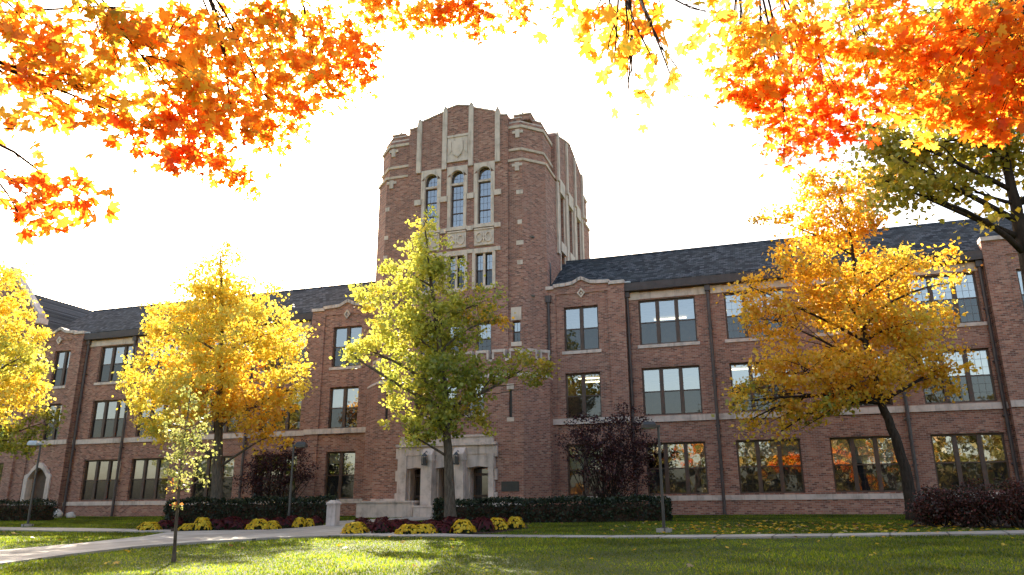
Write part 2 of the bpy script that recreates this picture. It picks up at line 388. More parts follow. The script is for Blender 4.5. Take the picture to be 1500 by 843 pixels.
place_tree(660, 772, 'autumn_tree', 'yellow green tree in front of the stone entrance and tower', 'tree', [(658, 700), (655, 640), (650, 560), (640, 480), (630, 400), (622, 330)],
  [(620,332,22,24,0,1,LIME),(622,366,34,26,0,1,LIME),(596,396,42,30,-.2,1,LIME),(652,395,34,38,.2,1,GRN+LIME[:1]),(556,432,40,24,-.3,1,LIME),(535,512,38,16,-.4,1.3,LIME),(580,480,46,34,-.4,1,LIME),(635,470,58,46,0,.9,GRN+LIME[:1]),(700,448,38,32,.4,.9,GRN+GOLD[:1]),(728,468,20,18,.5,1,GOLD+OLV[:1]),(606,545,48,30,-.3,1,LIME+GRN[:1]),(576,598,24,36,-.6,1.2,LIME),(645,560,58,44,-.5,.9,GRN),(702,545,42,32,.2,.9,GRN+OLV[:1]),(765,542,40,26,.6,1,OLV+GRN[:2]),(640,622,52,26,0,1,GRN),(690,610,36,30,.3,.9,GRN+OLV[:2]),(598,635,32,20,-.4,1,LIME),(515,520,18,9,-.6,1.2,LIME),(650,490,50,60,1.4,.6,GRN)],
  18000, .155, [(3, .72, .66, .10), (4, .58, .60, .09), (3, .42, .47, .07)], 13, .25, cl_sigma=.22, bark='bark_grey', group='autumn trees on the lawn')
place_tree(1340, 763, 'autumn_tree', 'amber gold tree with leaning trunk in front of the right wing', 'tree', [(1328, 700), (1312, 640), (1290, 590), (1268, 500), (1255, 420), (1243, 330), (1225, 270)],
  [(1205,275,42,28,0,1.25),(1128,322,36,15,0,.8),(1228,325,62,38,0,1.25),(1275,268,42,32,.3,1.15),(1180,385,56,36,-.3,1),(1098,420,32,24,0,1),(1290,395,56,44,.2,1,YEL+GOLD),(1378,378,20,38,0,1,YEL+GOLD),(1392,415,20,22,0,1,YEL+GOLD),(1240,440,66,46,-.8,.9),(1138,470,54,38,-.2,1),(1330,475,58,42,.2,1,YEL+GOLD),(1388,535,28,46,0,1,GOLD),(1178,545,70,40,-.6,.9),(1100,588,34,30,-.3,1,GOLD+GRN[:2]),(1270,545,66,38,-.8,.9),(1345,535,46,36,.3,1),(1200,600,66,24,-.2,1,GOLD+GRN[:2]),(1090,620,22,18,0,1,GOLD+GRN[:2]),(1145,632,28,14,0,1),(1260,480,70,60,1.4,.6)],
  27500, .16, GOLD, 14, .26, first=.42, bark='bark_dark', group='autumn trees on the lawn')
place_tree(1583, 842, 'autumn_tree', 'olive leaved tree with dark trunk at the right edge above the roof', 'tree', [(1540, 600), (1508, 400), (1486, 300), (1470, 220), (1460, 140)],
  [(1300,225,38,34,0,1),(1368,215,52,38,.3,1),(1436,225,46,50,.3,.9),(1335,282,52,20,-.2,1),(1290,262,30,20,0,1),(1438,328,22,18,0,1,YEL+OLV),(1400,268,36,26,0,.9),(1500,190,40,50,0,1),(1275,185,24,26,0,1),(1560,260,60,60,0,.6),(1620,330,60,60,.5,.6),(1400,120,90,60,.6,.6),(1550,120,80,60,.6,.6),(1480,40,120,60,.5,.5),(1650,200,90,80,0,.5)],
  26000, .115, [(4, .40, .34, .035), (3, .52, .40, .04), (3, .26, .27, .03), (1, .68, .46, .05)], 15, .22, bark='bark_dark', group='autumn trees on the lawn', cl_sigma=.22, lmax=.07, twig=.008)
SAP = [(3, .34, .34, .09), (3, .25, .28, .07), (2, .48, .43, .14), (1, .18, .2, .05)]
place_tree(255, 824, 'young_tree', 'thin young tree with sparse small leaves standing alone on the lawn', 'tree', [(258, 770), (262, 720), (268, 660), (276, 600), (280, 570)],
  [(279,588,17,22,0,1,SAP),(292,618,20,20,0,1,SAP),(262,625,24,22,0,1,SAP),(280,655,32,24,0,1,SAP),(248,668,18,14,0,1,SAP),(268,695,28,18,0,1,SAP),(298,703,8,8,0,1.3,SAP),(252,715,8,10,0,1,LIME+RED[:1]),(262,740,5,8,0,2.5,RED[2:]+SAP[:1])],
  1150, .07, LIME, 16, .045, bark='bark_grey', cl_sigma=.09, per=14, sub=3, twig=.004)

# the two street maples whose branches hang into the top of the picture
LAYERS = 5.2
def maple(name, label, base, trunk, lobes, nleaf, seed, r0, hidden, hubs):
    b = Vector((base[0], base[1], gz(*base))); root = empty(name, b, label, 'tree', 'maples overhead')
    L = []
    for q in lobes:
        px, py, a, bb, d, wt, pal = q
        c = at_d(px, py, d); s = (at_d(px+1, py, d) - c).length
        lp = .125*1127/d; L.append((c, a*s, bb*s, wt, pal, max(10, int(wt*LAYERS*math.pi*a*bb/(.45*lp*lp)))))
    L += [h + (420,) for h in hidden]
    tr = [b - Vector((0, 0, .2))] + [Vector(p) for p in trunk]
    return tree(root, b, tr, L, nleaf, .078, ORG, seed, r0, tpl=MAPLE, leafmat='maple', bark='bark_dark', cl_sigma=.12, per=8, sub=5, upbias=.9, droop=.5, twig=.005, lmax=.016, arch=.08, first=.5, hubs=[at_d(*h) for h in hubs])

maple('maple_tree', 'orange maple whose branches hang into the top left of the picture', (-7.6, 2.6), [(-7.5, 2.7, .8), (-7.2, 3.0, 3), (-6.6, 3.6, 5), (-6.0, 4.4, 7)],
  [(40,40,60,50,5.2,1,OMIX),(60,120,60,50,5.2,1,OMIX),(25,190,34,20,4.9,1,MYEL+ORG),(150,60,70,50,5.6,1,ORG+OLV[:2]),(150,140,60,34,5.4,1,OMIX+MYEL[:1]),(255,50,70,52,6,1,OMIX),(250,130,60,40,5.8,1,OMIX+MYEL),
   (220,190,40,22,5.8,1,RED+ORG),(280,195,60,40,6.4,1,RED+ORG),(255,245,34,20,6.4,.9,RED),(330,90,60,50,6.6,1,MYEL+ORG),(340,170,60,40,6.8,1,OMIX),(400,60,70,60,7.4,1,ORG+OLV[:1]),(390,140,60,46,7.4,1,ORG),(400,190,46,26,7.6,.9,OMIX),(330,245,40,24,7,.8,RED+ORG),
   (470,60,56,54,8.4,1,ORG),(465,120,44,36,8.4,1,ORG+OLV[:1]),(520,90,30,44,9,1,ORG+RED),(45,290,46,26,4.8,1,ORG+RED),(90,285,30,28,4.8,1,ORG+RED),(30,318,34,14,4.8,1,RED),
   (565,18,40,24,9.5,1,ORG+MYEL),(625,18,44,24,9.5,1.1,ORG+MYEL),(690,22,40,26,9.5,1.1,ORG),(745,20,30,22,9.5,.6,RED),(700,54,9,10,9.5,.8,RED),(600,-10,90,26,9.5,.8,ORG),(790,4,34,14,9,.6,ORG+MYEL)],
  5600, 21, .26, [((-6.5, 3.2, 6.2), 2.2, 1.4, .12, ORG), ((-4.6, 5.6, 7.2), 2.4, 1.1, .12, ORG), ((-8.5, 1.0, 5.5), 2.2, 1.6, .12, RED), ((-6, 0, 6), 2.4, 1.6, .1, ORG)],
  [(60, -90, 5.2), (250, -95, 6), (420, -110, 8), (640, -90, 9.4), (-100, 190, 4.8)])
maple('maple_tree', 'red orange maple whose branches hang into the top right of the picture', (5.2, 4.9), [(5.1, 5.0, .8), (4.9, 5.2, 3), (4.3, 5.6, 5), (3.8, 6.0, 6.8)],
  [(870,18,36,24,4.6,1,MYEL+ORG),(905,55,34,24,4.6,1,MYEL+ORG),(925,18,30,20,4.8,1,ORG),(955,35,22,22,4.8,1,ORG),(900,92,34,12,4.5,.9,MYEL),(960,95,22,10,4.5,.4,MYEL),(985,118,18,12,4.5,.5,MYEL),(920,135,16,12,4.5,.5,MYEL),
   (1035,18,26,20,5,1,MYEL+OLV[:1]),(1090,55,46,40,6.2,1,ORG+MYEL),(1110,110,50,44,6.6,1,RED+MYEL),(1075,90,24,40,6.4,.8,ORG+MYEL),(1090,150,40,22,6.8,1,RED+ORG),(1170,60,60,50,6.8,1,OMIX+MYEL),(1180,140,64,40,7,1,RED+ORG),(1150,195,40,28,7,1,RED+ORG),(1215,190,50,36,7.2,1,RED),(1150,228,22,14,7,.6,RED),
   (1265,50,70,48,7,1,OLV[:2]+ORG),(1270,115,60,46,7.2,1,OMIX+MYEL),(1350,60,70,50,7,1,ORG),(1350,130,60,44,7,1,OMIX),(1440,50,70,56,6.6,1,ORG),(1440,130,64,46,6.6,1,ORG),(1385,180,56,28,6.8,1,ORG+MYEL),(1460,180,44,26,6.6,1,ORG),(1500,90,50,70,6.4,1,ORG)],
  5400, 22, .26, [((4.5, 5.2, 6.4), 2.4, 1.3, .12, ORG), ((3.2, 7.4, 6.4), 2.2, 1.1, .12, ORG), ((6.8, 3.6, 5.6), 2.4, 1.6, .12, RED), ((2.6, 2.2, 6.6), 2.2, 1.0, .1, ORG)],
  [(900, -90, 4.7), (1090, -110, 6.4), (1230, -120, 7.1), (1350, -110, 7.1), (1530, -60, 6.6)])

for k, (x, y, rz, src, lab) in enumerate([(13, -10, 2.0, 0, 'red orange maple standing behind the photographer, out of the picture'), (30, -4, 4.0, 1, 'orange maple behind and to the right of the photographer, out of the picture')]):
    s0 = [o for o in bpy.data.objects if o.name.startswith('maple_tree')][src]
    c = s0.copy(); COL.objects.link(c); c.location = (x, y, gz(x, y)-.4); c.rotation_euler = (0, 0, rz); c['label'] = lab; c['group'] = 'maples behind the camera'
    for ch in list(s0.children):
        q = ch.copy(); COL.objects.link(q); q.parent = c
for x, y, h, sd_, lab in ((-70, 2, 11, 91, 'tall dark green tree far to the left, out of the picture'), (-86, 12, 12, 92, 'broad dark green tree at the far left, out of the picture'), (-58, -8, 11, 93, 'dark green tree on the left behind the photographer, out of the picture')):
    b_ = Vector((x, y, gz(x, y))); r_ = empty('green_tree', b_, lab, 'tree', 'green trees left of the picture')
    tree(r_, b_, [b_-Vector((0, 0, .2)), b_+Vector((.2, 0, h*.35)), b_+Vector((0, .3, h*.7)), b_+Vector((.2, 0, h))], [(b_+Vector((dx*h*.25, dy*h*.25, h*q)), h*.24, h*.2, 1) for dx, dy, q in ((0, 0, .95), (1, .3, .7), (-1, 0, .7), (0, -1, .65), (.4, 1, .6), (.8, -.7, .45), (-.8, -.6, .42), (0, .4, .5))], 5000, .38, DKG, sd_, .3, bark='bark_dark', cl_sigma=.5)

far = None
for k, (x, y, sc, pal_) in enumerate([(-34, -34, 1, 1), (-18, -38, 1.1, 0), (-3, -34, .95, 0), (9, -38, 1.15, 0), (22, -33, 1, 0), (36, -36, 1.1, 0), (50, -30, 1, 1), (-50, -30, 1.1, 0), (64, -22, 1.1, 1)]):
    b_ = Vector((x, y, gz(x, y))); lab = 'tall %s tree in the row far behind the photographer, out of the picture' % ('orange' if pal_ else 'brownish green')
    if k < 2:
        h = 14; r_ = empty('park_tree', b_, lab, 'tree', '%s trees behind the camera' % ('orange' if pal_ else 'brownish green')); 
        tree(r_, b_, [b_-Vector((0, 0, .2)), b_+Vector((.2, 0, h*.3)), b_+Vector((0, .3, h*.7)), b_+Vector((.2, 0, h))], [(b_+Vector((dx*h*.25, dy*h*.25, h*q)), h*.27, h*.22, 1) for dx, dy, q in ((0, 0, .9), (1, .3, .7), (-1, 0, .68), (0, -1, .6), (.4, 1, .55), (.8, -.7, .38), (-.8, -.6, .34), (0, .4, .3), (1, .4, .3), (-1, .5, .3))], 5200, .5, [(3, .45, .17, .03), (2, .5, .09, .02), (2, .5, .3, .05)] if pal_ else [(3, .13, .13, .03), (2, .24, .18, .04), (1, .4, .22, .04)], 95+k, .35, bark='bark_dark', cl_sigma=.6)
        far = (far or []) + [r_]
    else:
        s0 = far[0 if pal_ else 1]; c = s0.copy(); COL.objects.link(c); c.location = b_; c.rotation_euler = (0, 0, k*1.3); c.scale = (sc*1.15, sc*1.15, sc*1.4); c['label'] = lab
        for ch in list(s0.children):
            q = ch.copy(); COL.objects.link(q); q.parent = c

# ------------------------------------------------------------------ ground
g = MB(); xs = [-900, -300, -120] + list(range(-70, 45, 3)) + [60, 120, 300, 900]; ys = [-900, -300, -120, -60, -45] + list(range(-40, 60, 3)) + [80, 150, 400, 1500]
for y in ys:
    for x in xs: g.v.append((x, y, gz(x, y) + (.03*math.sin(x*.31+y*.17)*math.cos(y*.23-x*.11) if 2 < y < 24 and abs(x) < 45 else 0)))
nx = len(xs)
for j in range(len(ys)-1):
    for i in range(nx-1): g.f.append((j*nx+i, j*nx+i+1, (j+1)*nx+i+1, (j+1)*nx+i))
tag(g.build('lawn', 'lawn', smooth=True), kind='structure')

def flat(name, polys, mat, h):
    mb = MB()
    for P in polys:
        pts = [gnd(x, y) if not isinstance(x, tuple) else None for x, y in P]
        mb.add([(p.x, p.y, gz(p.x, p.y)+h) for p in pts], [tuple(range(len(pts)))])
        # kerb edge down into the lawn
        n = len(pts); o = len(mb.v)
        mb.add([(p.x, p.y, gz(p.x, p.y)-.15) for p in pts], [])
        for i in range(n): mb.f.append((o-n+i, o-n+(i+1) % n, o+(i+1) % n, o+i))
    return tag(mb.build(name, mat), kind='structure')
WALKS = [[(-400,862),(-200,845),(0,829),(100,815),(200,803),(300,795.5),(400,790),(500,786.5),(500,780),(400,778),(300,779.5),(250,781),(210,788),(120,798),(0,809),(-200,820),(-400,834)],
         [(-300,775),(0,774),(120,775.5),(250,778.3),(250,781.2),(120,780),(0,778),(-300,779)],
         [(500,786.5),(700,789),(880,790),(1050,789.4),(1200,788),(1350,786),(1500,784),(1800,780),(1800,775),(1500,779.3),(1350,782.5),(1200,784.5),(1050,786),(880,787),(700,785.6),(500,780)],
         [(400,778),(440,775),(475,771.5),(497,765),(640,757),(650,761),(560,768),(505,776),(500,780)]]
flat('footpath', WALKS, 'concrete', .05)
BEDS = [[(196,779.5),(300,779.2),(400,777.6),(440,774.6),(474,771),(474,766),(330,767),(215,770)],
        [(504,785),(640,785.4),(715,783),(775,775),(770,768),(560,769),(506,777)],
        [(1330,772),(1520,775),(1700,770),(1700,760),(1350,760)]]
flat('soil_bed', BEDS, 'soil', .012)

# ------------------------------------------------------------------ building
B0 = Vector((-17, 42, -.2))
bld = empty('college_building', B0, 'long three storey brick college building with slate roof and tall central tower', 'building')
def part(mb, name, mat, label=None):
    o = mb.build(name, mat, bld, off=B0)
    if label: o['label'] = label
    return o

def wall(mb, o, U, Nn, u0, u1, z0, z1, holes, depth=.32):
    o = Vector(o); U = Vector(U); Nn = Vector(Nn)
    P = lambda u, z, d=0: tuple(o + U*u + Vector((0, 0, z)) - Nn*d)
    us = sorted({u0, u1, *[h[0] for h in holes], *[h[1] for h in holes]}); zs = sorted({z0, z1, *[h[2] for h in holes], *[h[3] for h in holes]})
    for a, b in zip(us, us[1:]):
        for c, d in zip(zs, zs[1:]):
            m = ((a+b)/2, (c+d)/2)
            if any(h[0] < m[0] < h[1] and h[2] < m[1] < h[3] for h in holes): continue
            mb.add([P(a, c), P(b, c), P(b, d), P(a, d)], [(0, 1, 2, 3)])
    for h in holes:
        a, b, c, d = h[:4]
        for (p, q) in (((a, c), (a, d)), ((b, d), (b, c)), ((a, d), (b, d)), ((b, c), (a, c))):
            mb.add([P(*p), P(*q), P(*q, depth), P(*p, depth)], [(0, 1, 2, 3)])

def window(o, U, Nn, uc, z0, z1, w, lights, mid=True, sill=None, blind=0, arch=0, grid=2, mull=.2, rails=None, screen=True, fr=.085):
    """frame mesh with panes, screens, sill, blind as children; local x along the wall, y into it"""
    o = Vector(o); U = Vector(U); Nn = Vector(Nn)
    org = o + U*uc + Vector((0, 0, z0)); h = z1-z0
    mb = MB(); up_ = MB(); lo = MB()
    y0, y1 = .15, .25; x0, x1 = -w/2, w/2
    mb.box(x0, x0+fr, y0, y1, 0, h); mb.box(x1-fr, x1, y0, y1, 0, h); mb.box(x0+fr, x1-fr, y0, y1, 0, fr); mb.box(x0+fr, x1-fr, y0, y1, h-fr, h)
    iw = (w - 2*fr - (lights-1)*mull)/lights
    rl = rails if rails else ([h*.5] if mid else [])
    for i in range(lights):
        a = x0+fr+i*(iw+mull); b = a+iw
        if i < lights-1: mb.box(b, b+mull, y0-.03, y1-.003, fr, h-fr)
        edges = [fr] + rl + [h-fr]
        for r in rl: mb.box(a, b, y0+.02, y1-.01, r-.032, r+.032)
        for c, d in zip(edges, edges[1:]):
            if grid:
                ng = grid
                for q in range(1, ng+1):
                    xx = a + (b-a)*q/(ng+1); mb.box(xx-.005, xx+.005, y0+.045, y1-.03, c, d)
                nz = max(1, round((d-c)/.42))
                for q in range(1, nz):
                    zz = c + (d-c)*q/nz; mb.box(a, b, y0+.047, y1-.032, zz-.005, zz+.005)
        cut = rl[0] if (rl and screen) else 0
        if cut: lo.add([(a, .205, fr), (b, .205, fr), (b, .205, cut), (a, .205, cut)], [(0, 1, 2, 3)])
        c = cut if cut else fr
        up_.add([(a, .21, c), (b, .21, c), (b, .21, h-fr), (a, .21, h-fr)], [(0, 1, 2, 3)])
    f = mb.build('window', 'brown', bld)
    f.matrix_parent_inverse = Matrix.Identity(4)
    f.location = org - B0; f.rotation_euler = (0, 0, math.atan2(U.y, U.x))
    up_.build('pane', 'glass', f)
    if lo.v: lo.build('screen', 'screen', f)
    if sill:
        s = MB(); s.box(x0-.12, x1+.12, -.07, .2, -.19, -.012); s.build('sill', sill, f)
    if blind:
        s = MB(); s.box(x0+.1, x1-.1, .30, .31, h*(1-blind), h-.1); s.build('blind', 'blind', f)
    return f

FX = (1, 0, 0); FN = (0, -1, 0)
def floors3(cx, w, Y, lights, zs, blinds, sills=(None, None, 'stone'), grids=(0, 0, 0)):
    hs = []
    for (z0, z1), bl, sl, gr in zip(zs, blinds, sills, grids):
        window((0, Y, 0), FX, FN, cx, z0, z1, w, lights, sill=sl, blind=bl, grid=gr); hs.append((cx-w/2, cx+w/2, z0, z1))
    return hs
ZW = [(.80, 3.45), (4.92, 7.5), (8.80, 11.36)]; ZP = [(.74, 3.48), (4.86, 7.38), (8.66, 11.22)]
YW, YP = 42.0, 41.6
holes_w = []; holes_p = []
for cx, bl in ((-4.72, (0, .0, .0)), (-.05, (.3, 0, .48)), (4.45, (.47, 0, .4)), (8.98, (0, .48, 0)), (-29.3, (0, 0, 0)), (-33.9, (.4, 0, .3)), (-38.95, (.47, .3, 0)), (-42.98, (0, 0, .0))):
    holes_w += floors3(cx, 3.12, YW, 3, ZW, bl, grids=(2, 0, 2) if -1 < cx < 5 else (0, 2, 2) if cx > 5 else (0, 0, 0))
for cx, bl in ((-9.5, (.48, 0, 0)), (-24.5, (.25, .45, 0)), (13.2, (0, .4, .4))):
    holes_p += floors3(cx, 2.0, YP, 2, ZP, bl)
holes_p += floors3(-47.4, 1.85, YP, 2, ZP[1:], (0, 0), (None, 'stone'))
# wing walls
for a, b in ((-45.8, -27.05), (-6.95, 10.9)):
    mb = MB(); wall(mb, (0, YW, 0), FX, FN, a, b, -.7, 12.05, [h for h in holes_w if a < h[0] < b]); part(mb, 'wing_wall', 'brick')
PAV = [(-27.05, -22.0), (-11.9, -6.95), (10.9, 17.6), (-50.2, -45.8)]
DOORH = (-48.72, -47.0, -.7, 2.95)
def pav_poly(a, b, z0=12.0):
    c = (a+b)/2; w = (b-a)/2
    return [(a, z0), (b, z0), (b, 12.32), (b-.85, 12.32), (b-.85, 12.42), (c+.9, 12.45), (c+.5, 12.5), (c+.22, 12.66), (c, 12.76), (c-.22, 12.66), (c-.5, 12.5), (c-.9, 12.45), (a+.85, 12.42), (a+.85, 12.32), (a, 12.32)]
for a, b in PAV:
    hs = [h for h in holes_p if a < h[0] < b] + ([DOORH] if a < -50 else [])
    mb = MB(); wall(mb, (0, YP, 0), FX, FN, a, b, -.7, 12.0, hs)
    for x, s in ((a, -1), (b, 1)): mb.add([(x, YP, -.7), (x, YW+.3, -.7), (x, YW+.3, 12.0), (x, YP, 12.0)], [(0, 1, 2, 3)])
    end = a > 10
    # window bay is set back between slim brick piers: raised margins
    for h0, h1 in ((a, a+.95), (b-.95, b)):
        mb.box(h0, h1, YP-.1, YP+.05, -.7, 12.0)
    body = [(a, 12.0), (b, 12.0), (b, 12.75), (a, 12.75)] if end else pav_poly(a, b)
    mb.prism(body, YP-.06, YP+.34)
    part(mb, 'pavilion_wall', 'brick')
    top = MB()
    line = [(a, 12.75), (b, 12.75)] if end else pav_poly(a, b)[2:]
    line = line if end else line[::-1]
    for (x0, z0), (x1, z1) in zip(line, line[1:]):
        if abs(x1-x0) < .01: continue
        top.prism([(x0-.02, z0+.001), (x1+.02, z1+.001), (x1+.02, z1+.2), (x0-.02, z0+.2)], YP-.17, YP+.42)
    part(top, 'coping', 'stone')
    if not end:
        c = (a+b)/2; dm = MB()
        for k in range(4):
            q = [(0, .3), (.24, 0), (0, -.3), (-.24, 0)]; i = [(0, .16), (.13, 0), (0, -.16), (-.13, 0)]
            p0, p1 = q[k], q[(k+1) % 4]; i0, i1 = i[k], i[(k+1) % 4]
            dm.prism([(c+x, 11.98+z) for x, z in (p0, p1, i1, i0)], YP-.14, YP-.061)
        dm.box(c-.05, c+.05, YP-.10, YP-.061, 11.92, 12.04); part(dm, 'diamond_ornament', 'white_stone')
    fl = MB(); fl.box(b-.1 if a < -20 or a > 0 else b-.35, b+.35, YP+.0, YP+.6, 12.36 if not end else 12.97, 12.44 if not end else 13.03)
    if not end: part(fl, 'flashing', 'flash')
# courses
for a, b, Y in ((-45.8, -27.05, YW), (-6.95, 10.9, YW), *[(p[0], p[1], YP-.1) for p in PAV]):
    bt = MB(); bt.box(a, b, Y-.09, Y+.05, 4.55, 4.86); part(bt, 'belt_course', 'stone')
    segs = [(a, b)] if a > -50 else [(a, DOORH[0]-.3), (DOORH[1]+.3, b)]
    for s0, s1 in segs:
        bc = MB(); pl = MB(); bc.box(s0, s1, Y-.1, Y+.05, .48, .73); pl.box(s0, s1, Y-.055, Y+.05, -.75, .48)
        part(bc, 'base_course', 'stone'); part(pl, 'plinth', 'brick')
# soldier lintels over the lower windows, stone heads under the eaves
for a, b, bays in ((-45.8, -27.05, (-45.8, -41.4, -31.6, -27.05)), (-6.95, 10.9, (-6.95, -2.43, 6.55, 10.9))):
    for p, q in zip(bays, bays[1:]):
        hd = MB(); hd.box(p+.75, q-.75, YW-.05, YW+.05, 11.42, 11.80); part(hd, 'window_head_band', 'stone')
        for u0, u1 in ((p+.12, p+.75), (q-.75, q-.12)):
            wb = MB(); wb.box(u0, u1, YW-.07, YW+.05, 11.40, 11.84); part(wb, 'corner_block', 'white_stone')
    gt = MB(); gt.box(a-.02, b+.02, YW-.42, YW-.2, 12.0, 12.32); gt.box(a, b, YW-.41, YW+.3, 11.88, 11.998); gt.box(a, b, YW-.199, YW-.1, 12.0, 12.3); part(gt, 'gutter', 'gutter')
for h in holes_w + holes_p:
    if h[3] < 8: 
        Y = YW if h in holes_w else YP
        n = int((h[1]-h[0]+.2)/.11)
        sol = MB(); sol.box(h[0]-.1, h[1]+.1, Y-.012, Y+.03, h[3]+.02, h[3]+.24)
        for i in range(n): sol.box(h[0]-.1+i*.11, h[0]-.1+i*.11+.095, Y-.022, Y+.03, h[3]+.015, h[3]+.25)
        part(sol, 'soldier_course', 'brick')
for x in (-6.85, -2.43, 6.55, 10.72, -27.15, -31.6, -41.4, -45.55, -11.35):
    mb = MB(); Y = YW-.16 if x != -11.35 else YP-.16
    if x in (-45.55,): Y = YW-.16
    mb.tube([(x, Y, 11.95), (x, Y, 8), (x, Y, 4), (x, Y-.02, -.3)], [.085]*4, 8)
    for z in (2, 4.2, 6.8, 9.4): mb.box(x-.13, x+.13, Y-.05, Y+.17, z, z+.06)
    mb.box(x-.15, x+.15, Y-.12, Y+.12, 11.55, 11.95); part(mb, 'downspout', 'pipe')
# slate roof with ridge
rf = MB(); rf.prism_x([(41.76, 12.28), (41.74, 12.42), (46.1, 15.45), (50.7, 12.24), (50.7, 12.0), (46.1, 15.2), (41.9, 12.2)], -50.2, 18.2)
rf.prism_x([(45.95, 15.36), (46.1, 15.53), (46.25, 15.36)], -50.2, 18.2)
part(rf, 'roof', 'slate')
# walls behind and inside
ins = MB()
for z in (.02, 4.2, 8.05, 11.86): ins.box(-58.5, 17.5, YW+.35, 50.3, z-.12, z)
for x in (-49.5, -45.6, -41.2, -36.4, -31.7, -27, -7, -2.4, 2.2, 6.7, 11, 17.4): ins.box(x-.06, x+.06, YW+.36, 50.3, -.6, 11.7)
ins.box(-58.5, 17.5, 50.3, 50.5, -.7, 12.1)
part(ins, 'interior_wall', 'plaster')
wb2 = MB(); wb2.box(-50.2, 17.6, 50.52, 50.7, -.7, 12.1); wb2.add([(17.6, YP, -.7), (17.6, 50.6, -.7), (17.6, 50.6, 12.2), (17.6, 46.1, 15.3), (17.6, YP, 12.2)], [(0, 1, 2, 3, 4)])
part(wb2, 'rear_wall', 'brick')
for x, y, z in ((-9.8, 46.2, 7.86), (-9.8, 47.6, 7.86), (-5.2, 48, 11.66), (-.8, 47, 11.66), (-44, 46, 11.66), (-1.2, 46, 7.86)):
    mb = MB(); mb.box(x-1.0, x+1.0, y-.09, y+.09, z-.06, z); part(mb, 'ceiling_lamp', 'lamp')

# left end: cross wing with a steep coped gable
gx0, gx1, gy = -57.0, -50.2, 41.3; gc = (gx0+gx1)/2
mb = MB(); gh = [(-52.9, -51.0, .8, 3.4), (-56.2, -54.3, .8, 3.4), (-52.9, -51.0, 4.9, 7.4), (-56.2, -54.3, 4.9, 7.4), (-54.6, -52.6, 8.7, 11.3)]
wall(mb, (0, gy, 0), FX, FN, gx0, gx1, -.7, 13.9, gh)
mb.prism([(gx0, 13.9), (gx1, 13.9), (gc, 17.75)], gy, gy+.35)
mb.add([(gx1, gy, -.7), (gx1, 55, -.7), (gx1, 55, 12.9), (gx1, gy, 12.9)], [(0, 1, 2, 3)]); mb.add([(gx0, gy, -.7), (gx0, 55, -.7), (gx0, 55, 12.9), (gx0, gy, 12.9)], [(3, 2, 1, 0)])
part(mb, 'gable_wall', 'brick')
for h in gh: window((0, gy, 0), FX, FN, (h[0]+h[1])/2, h[2], h[3], h[1]-h[0], 2, sill='stone')
mb = MB()
for x, s in ((gx1, 1), (gx0, -1)):
    mb.prism([(x+s*.25, 13.75), (gc, 17.8), (gc, 18.1), (x+s*.25, 14.05)], gy-.12, gy+.5); mb.box(min(x, x+s*.45), max(x, x+s*.45), gy-.16, gy+.55, 13.35, 13.74)
part(mb, 'gable_coping', 'stone')
mb = MB(); mb.prism([(gx0-.2, 12.9), (gc, 16.5), (gx1+.2, 12.9), (gx1+.2, 12.7), (gx0-.2, 12.7)], gy+.52, 56); part(mb, 'gable_roof', 'slate')
mb = MB(); mb.box(gx0-.25, gx0, gy+.6, 56, -.7, 12.6); mb.box(gx0, gx1, 55, 55.3, -.7, 12.6); part(mb, 'gable_rear_wall', 'brick')
# stone doorway in the left end pavilion
mb = MB(); a, b = DOORH[0], DOORH[1]; c = (a+b)/2
for x0, x1 in ((a-.32, a+.02), (b-.02, b+.32)): mb.box(x0, x1, YP-.22, YP+.25, -.6, 2.3)
N = 8; pts = [(a + (b-a)*i/N, 2.3 + .72*(1-abs(2*i/N-1)**1.7)) for i in range(N+1)]
for (x0, z0), (x1, z1) in zip(pts, pts[1:]): mb.prism([(x0, z0), (x1, z1), (x1, z1+.34), (x0, z0+.34)], YP-.2, YP+.25)
mb.prism([(a-.32, 2.3), (a, 2.3), (a, 2.64), (a-.32, 2.5)], YP-.2, YP+.2); mb.prism([(b, 2.3), (b+.32, 2.3), (b+.32, 2.5), (b, 2.64)], YP-.2, YP+.2)
part(mb, 'stone_door_surround', 'stone')
mb = MB(); mb.box(a, b, YP+.3, YP+.36, -.5, 3.0); d = part(mb, 'door', 'brown'); hh = MB(); hh.box(c+.5, c+.56, YP+.22, YP+.298, .7, 1.0)
h_ = hh.build('handle', 'black', d, off=B0)

# ---- tower
TC = -17.04; TY0, TY1 = 40.4, 54.8
def octo(hw, y0, y1, c, cx=TC): return [(cx-hw+c, y0), (cx+hw-c, y0), (cx+hw, y0+c), (cx+hw, y1-c), (cx+hw-c, y1), (cx-hw+c, y1), (cx-hw, y1-c), (cx-hw, y0+c)]
def shell(mb, P, z0, z1, skip=()):
    n = len(P)
    for i in range(n):
        if i in skip: continue
        (x0, y0), (x1, y1) = P[i], P[(i+1) % n]; mb.add([(x0, y0, z0), (x1, y1, z0), (x1, y1, z1), (x0, y0, z1)], [(0, 1, 2, 3)])
CX0, CX1 = -20.02, -13.42        # central bay
wx = [-18.40, -16.66, -14.90]
P0 = octo(5.62, TY0, TY1, 1.12)
mb = MB(); shell(mb, P0, -.7, 20.35, skip=(0, 2))
small = (-13.2, -12.74, 9.15, 10.35)
wall(mb, (0, TY0, 0), FX, FN, P0[0][0], CX0, 6, 20.35, []); wall(mb, (0, TY0, 0), FX, FN, CX1, P0[1][0], 6, 20.35, [small])
CY = 40.27
tall = [(x-.47, x+.47, 16.42, 20.22) for x in wx]; pair = [(x-.56, x+.56, 12.55, 14.62) for x in wx]; low = [(x-.47, x+.47, 8.5, 10.4) for x in wx]
wall(mb, (0, CY, 0), FX, FN, CX0, CX1, 6, 20.4, tall+pair+low)
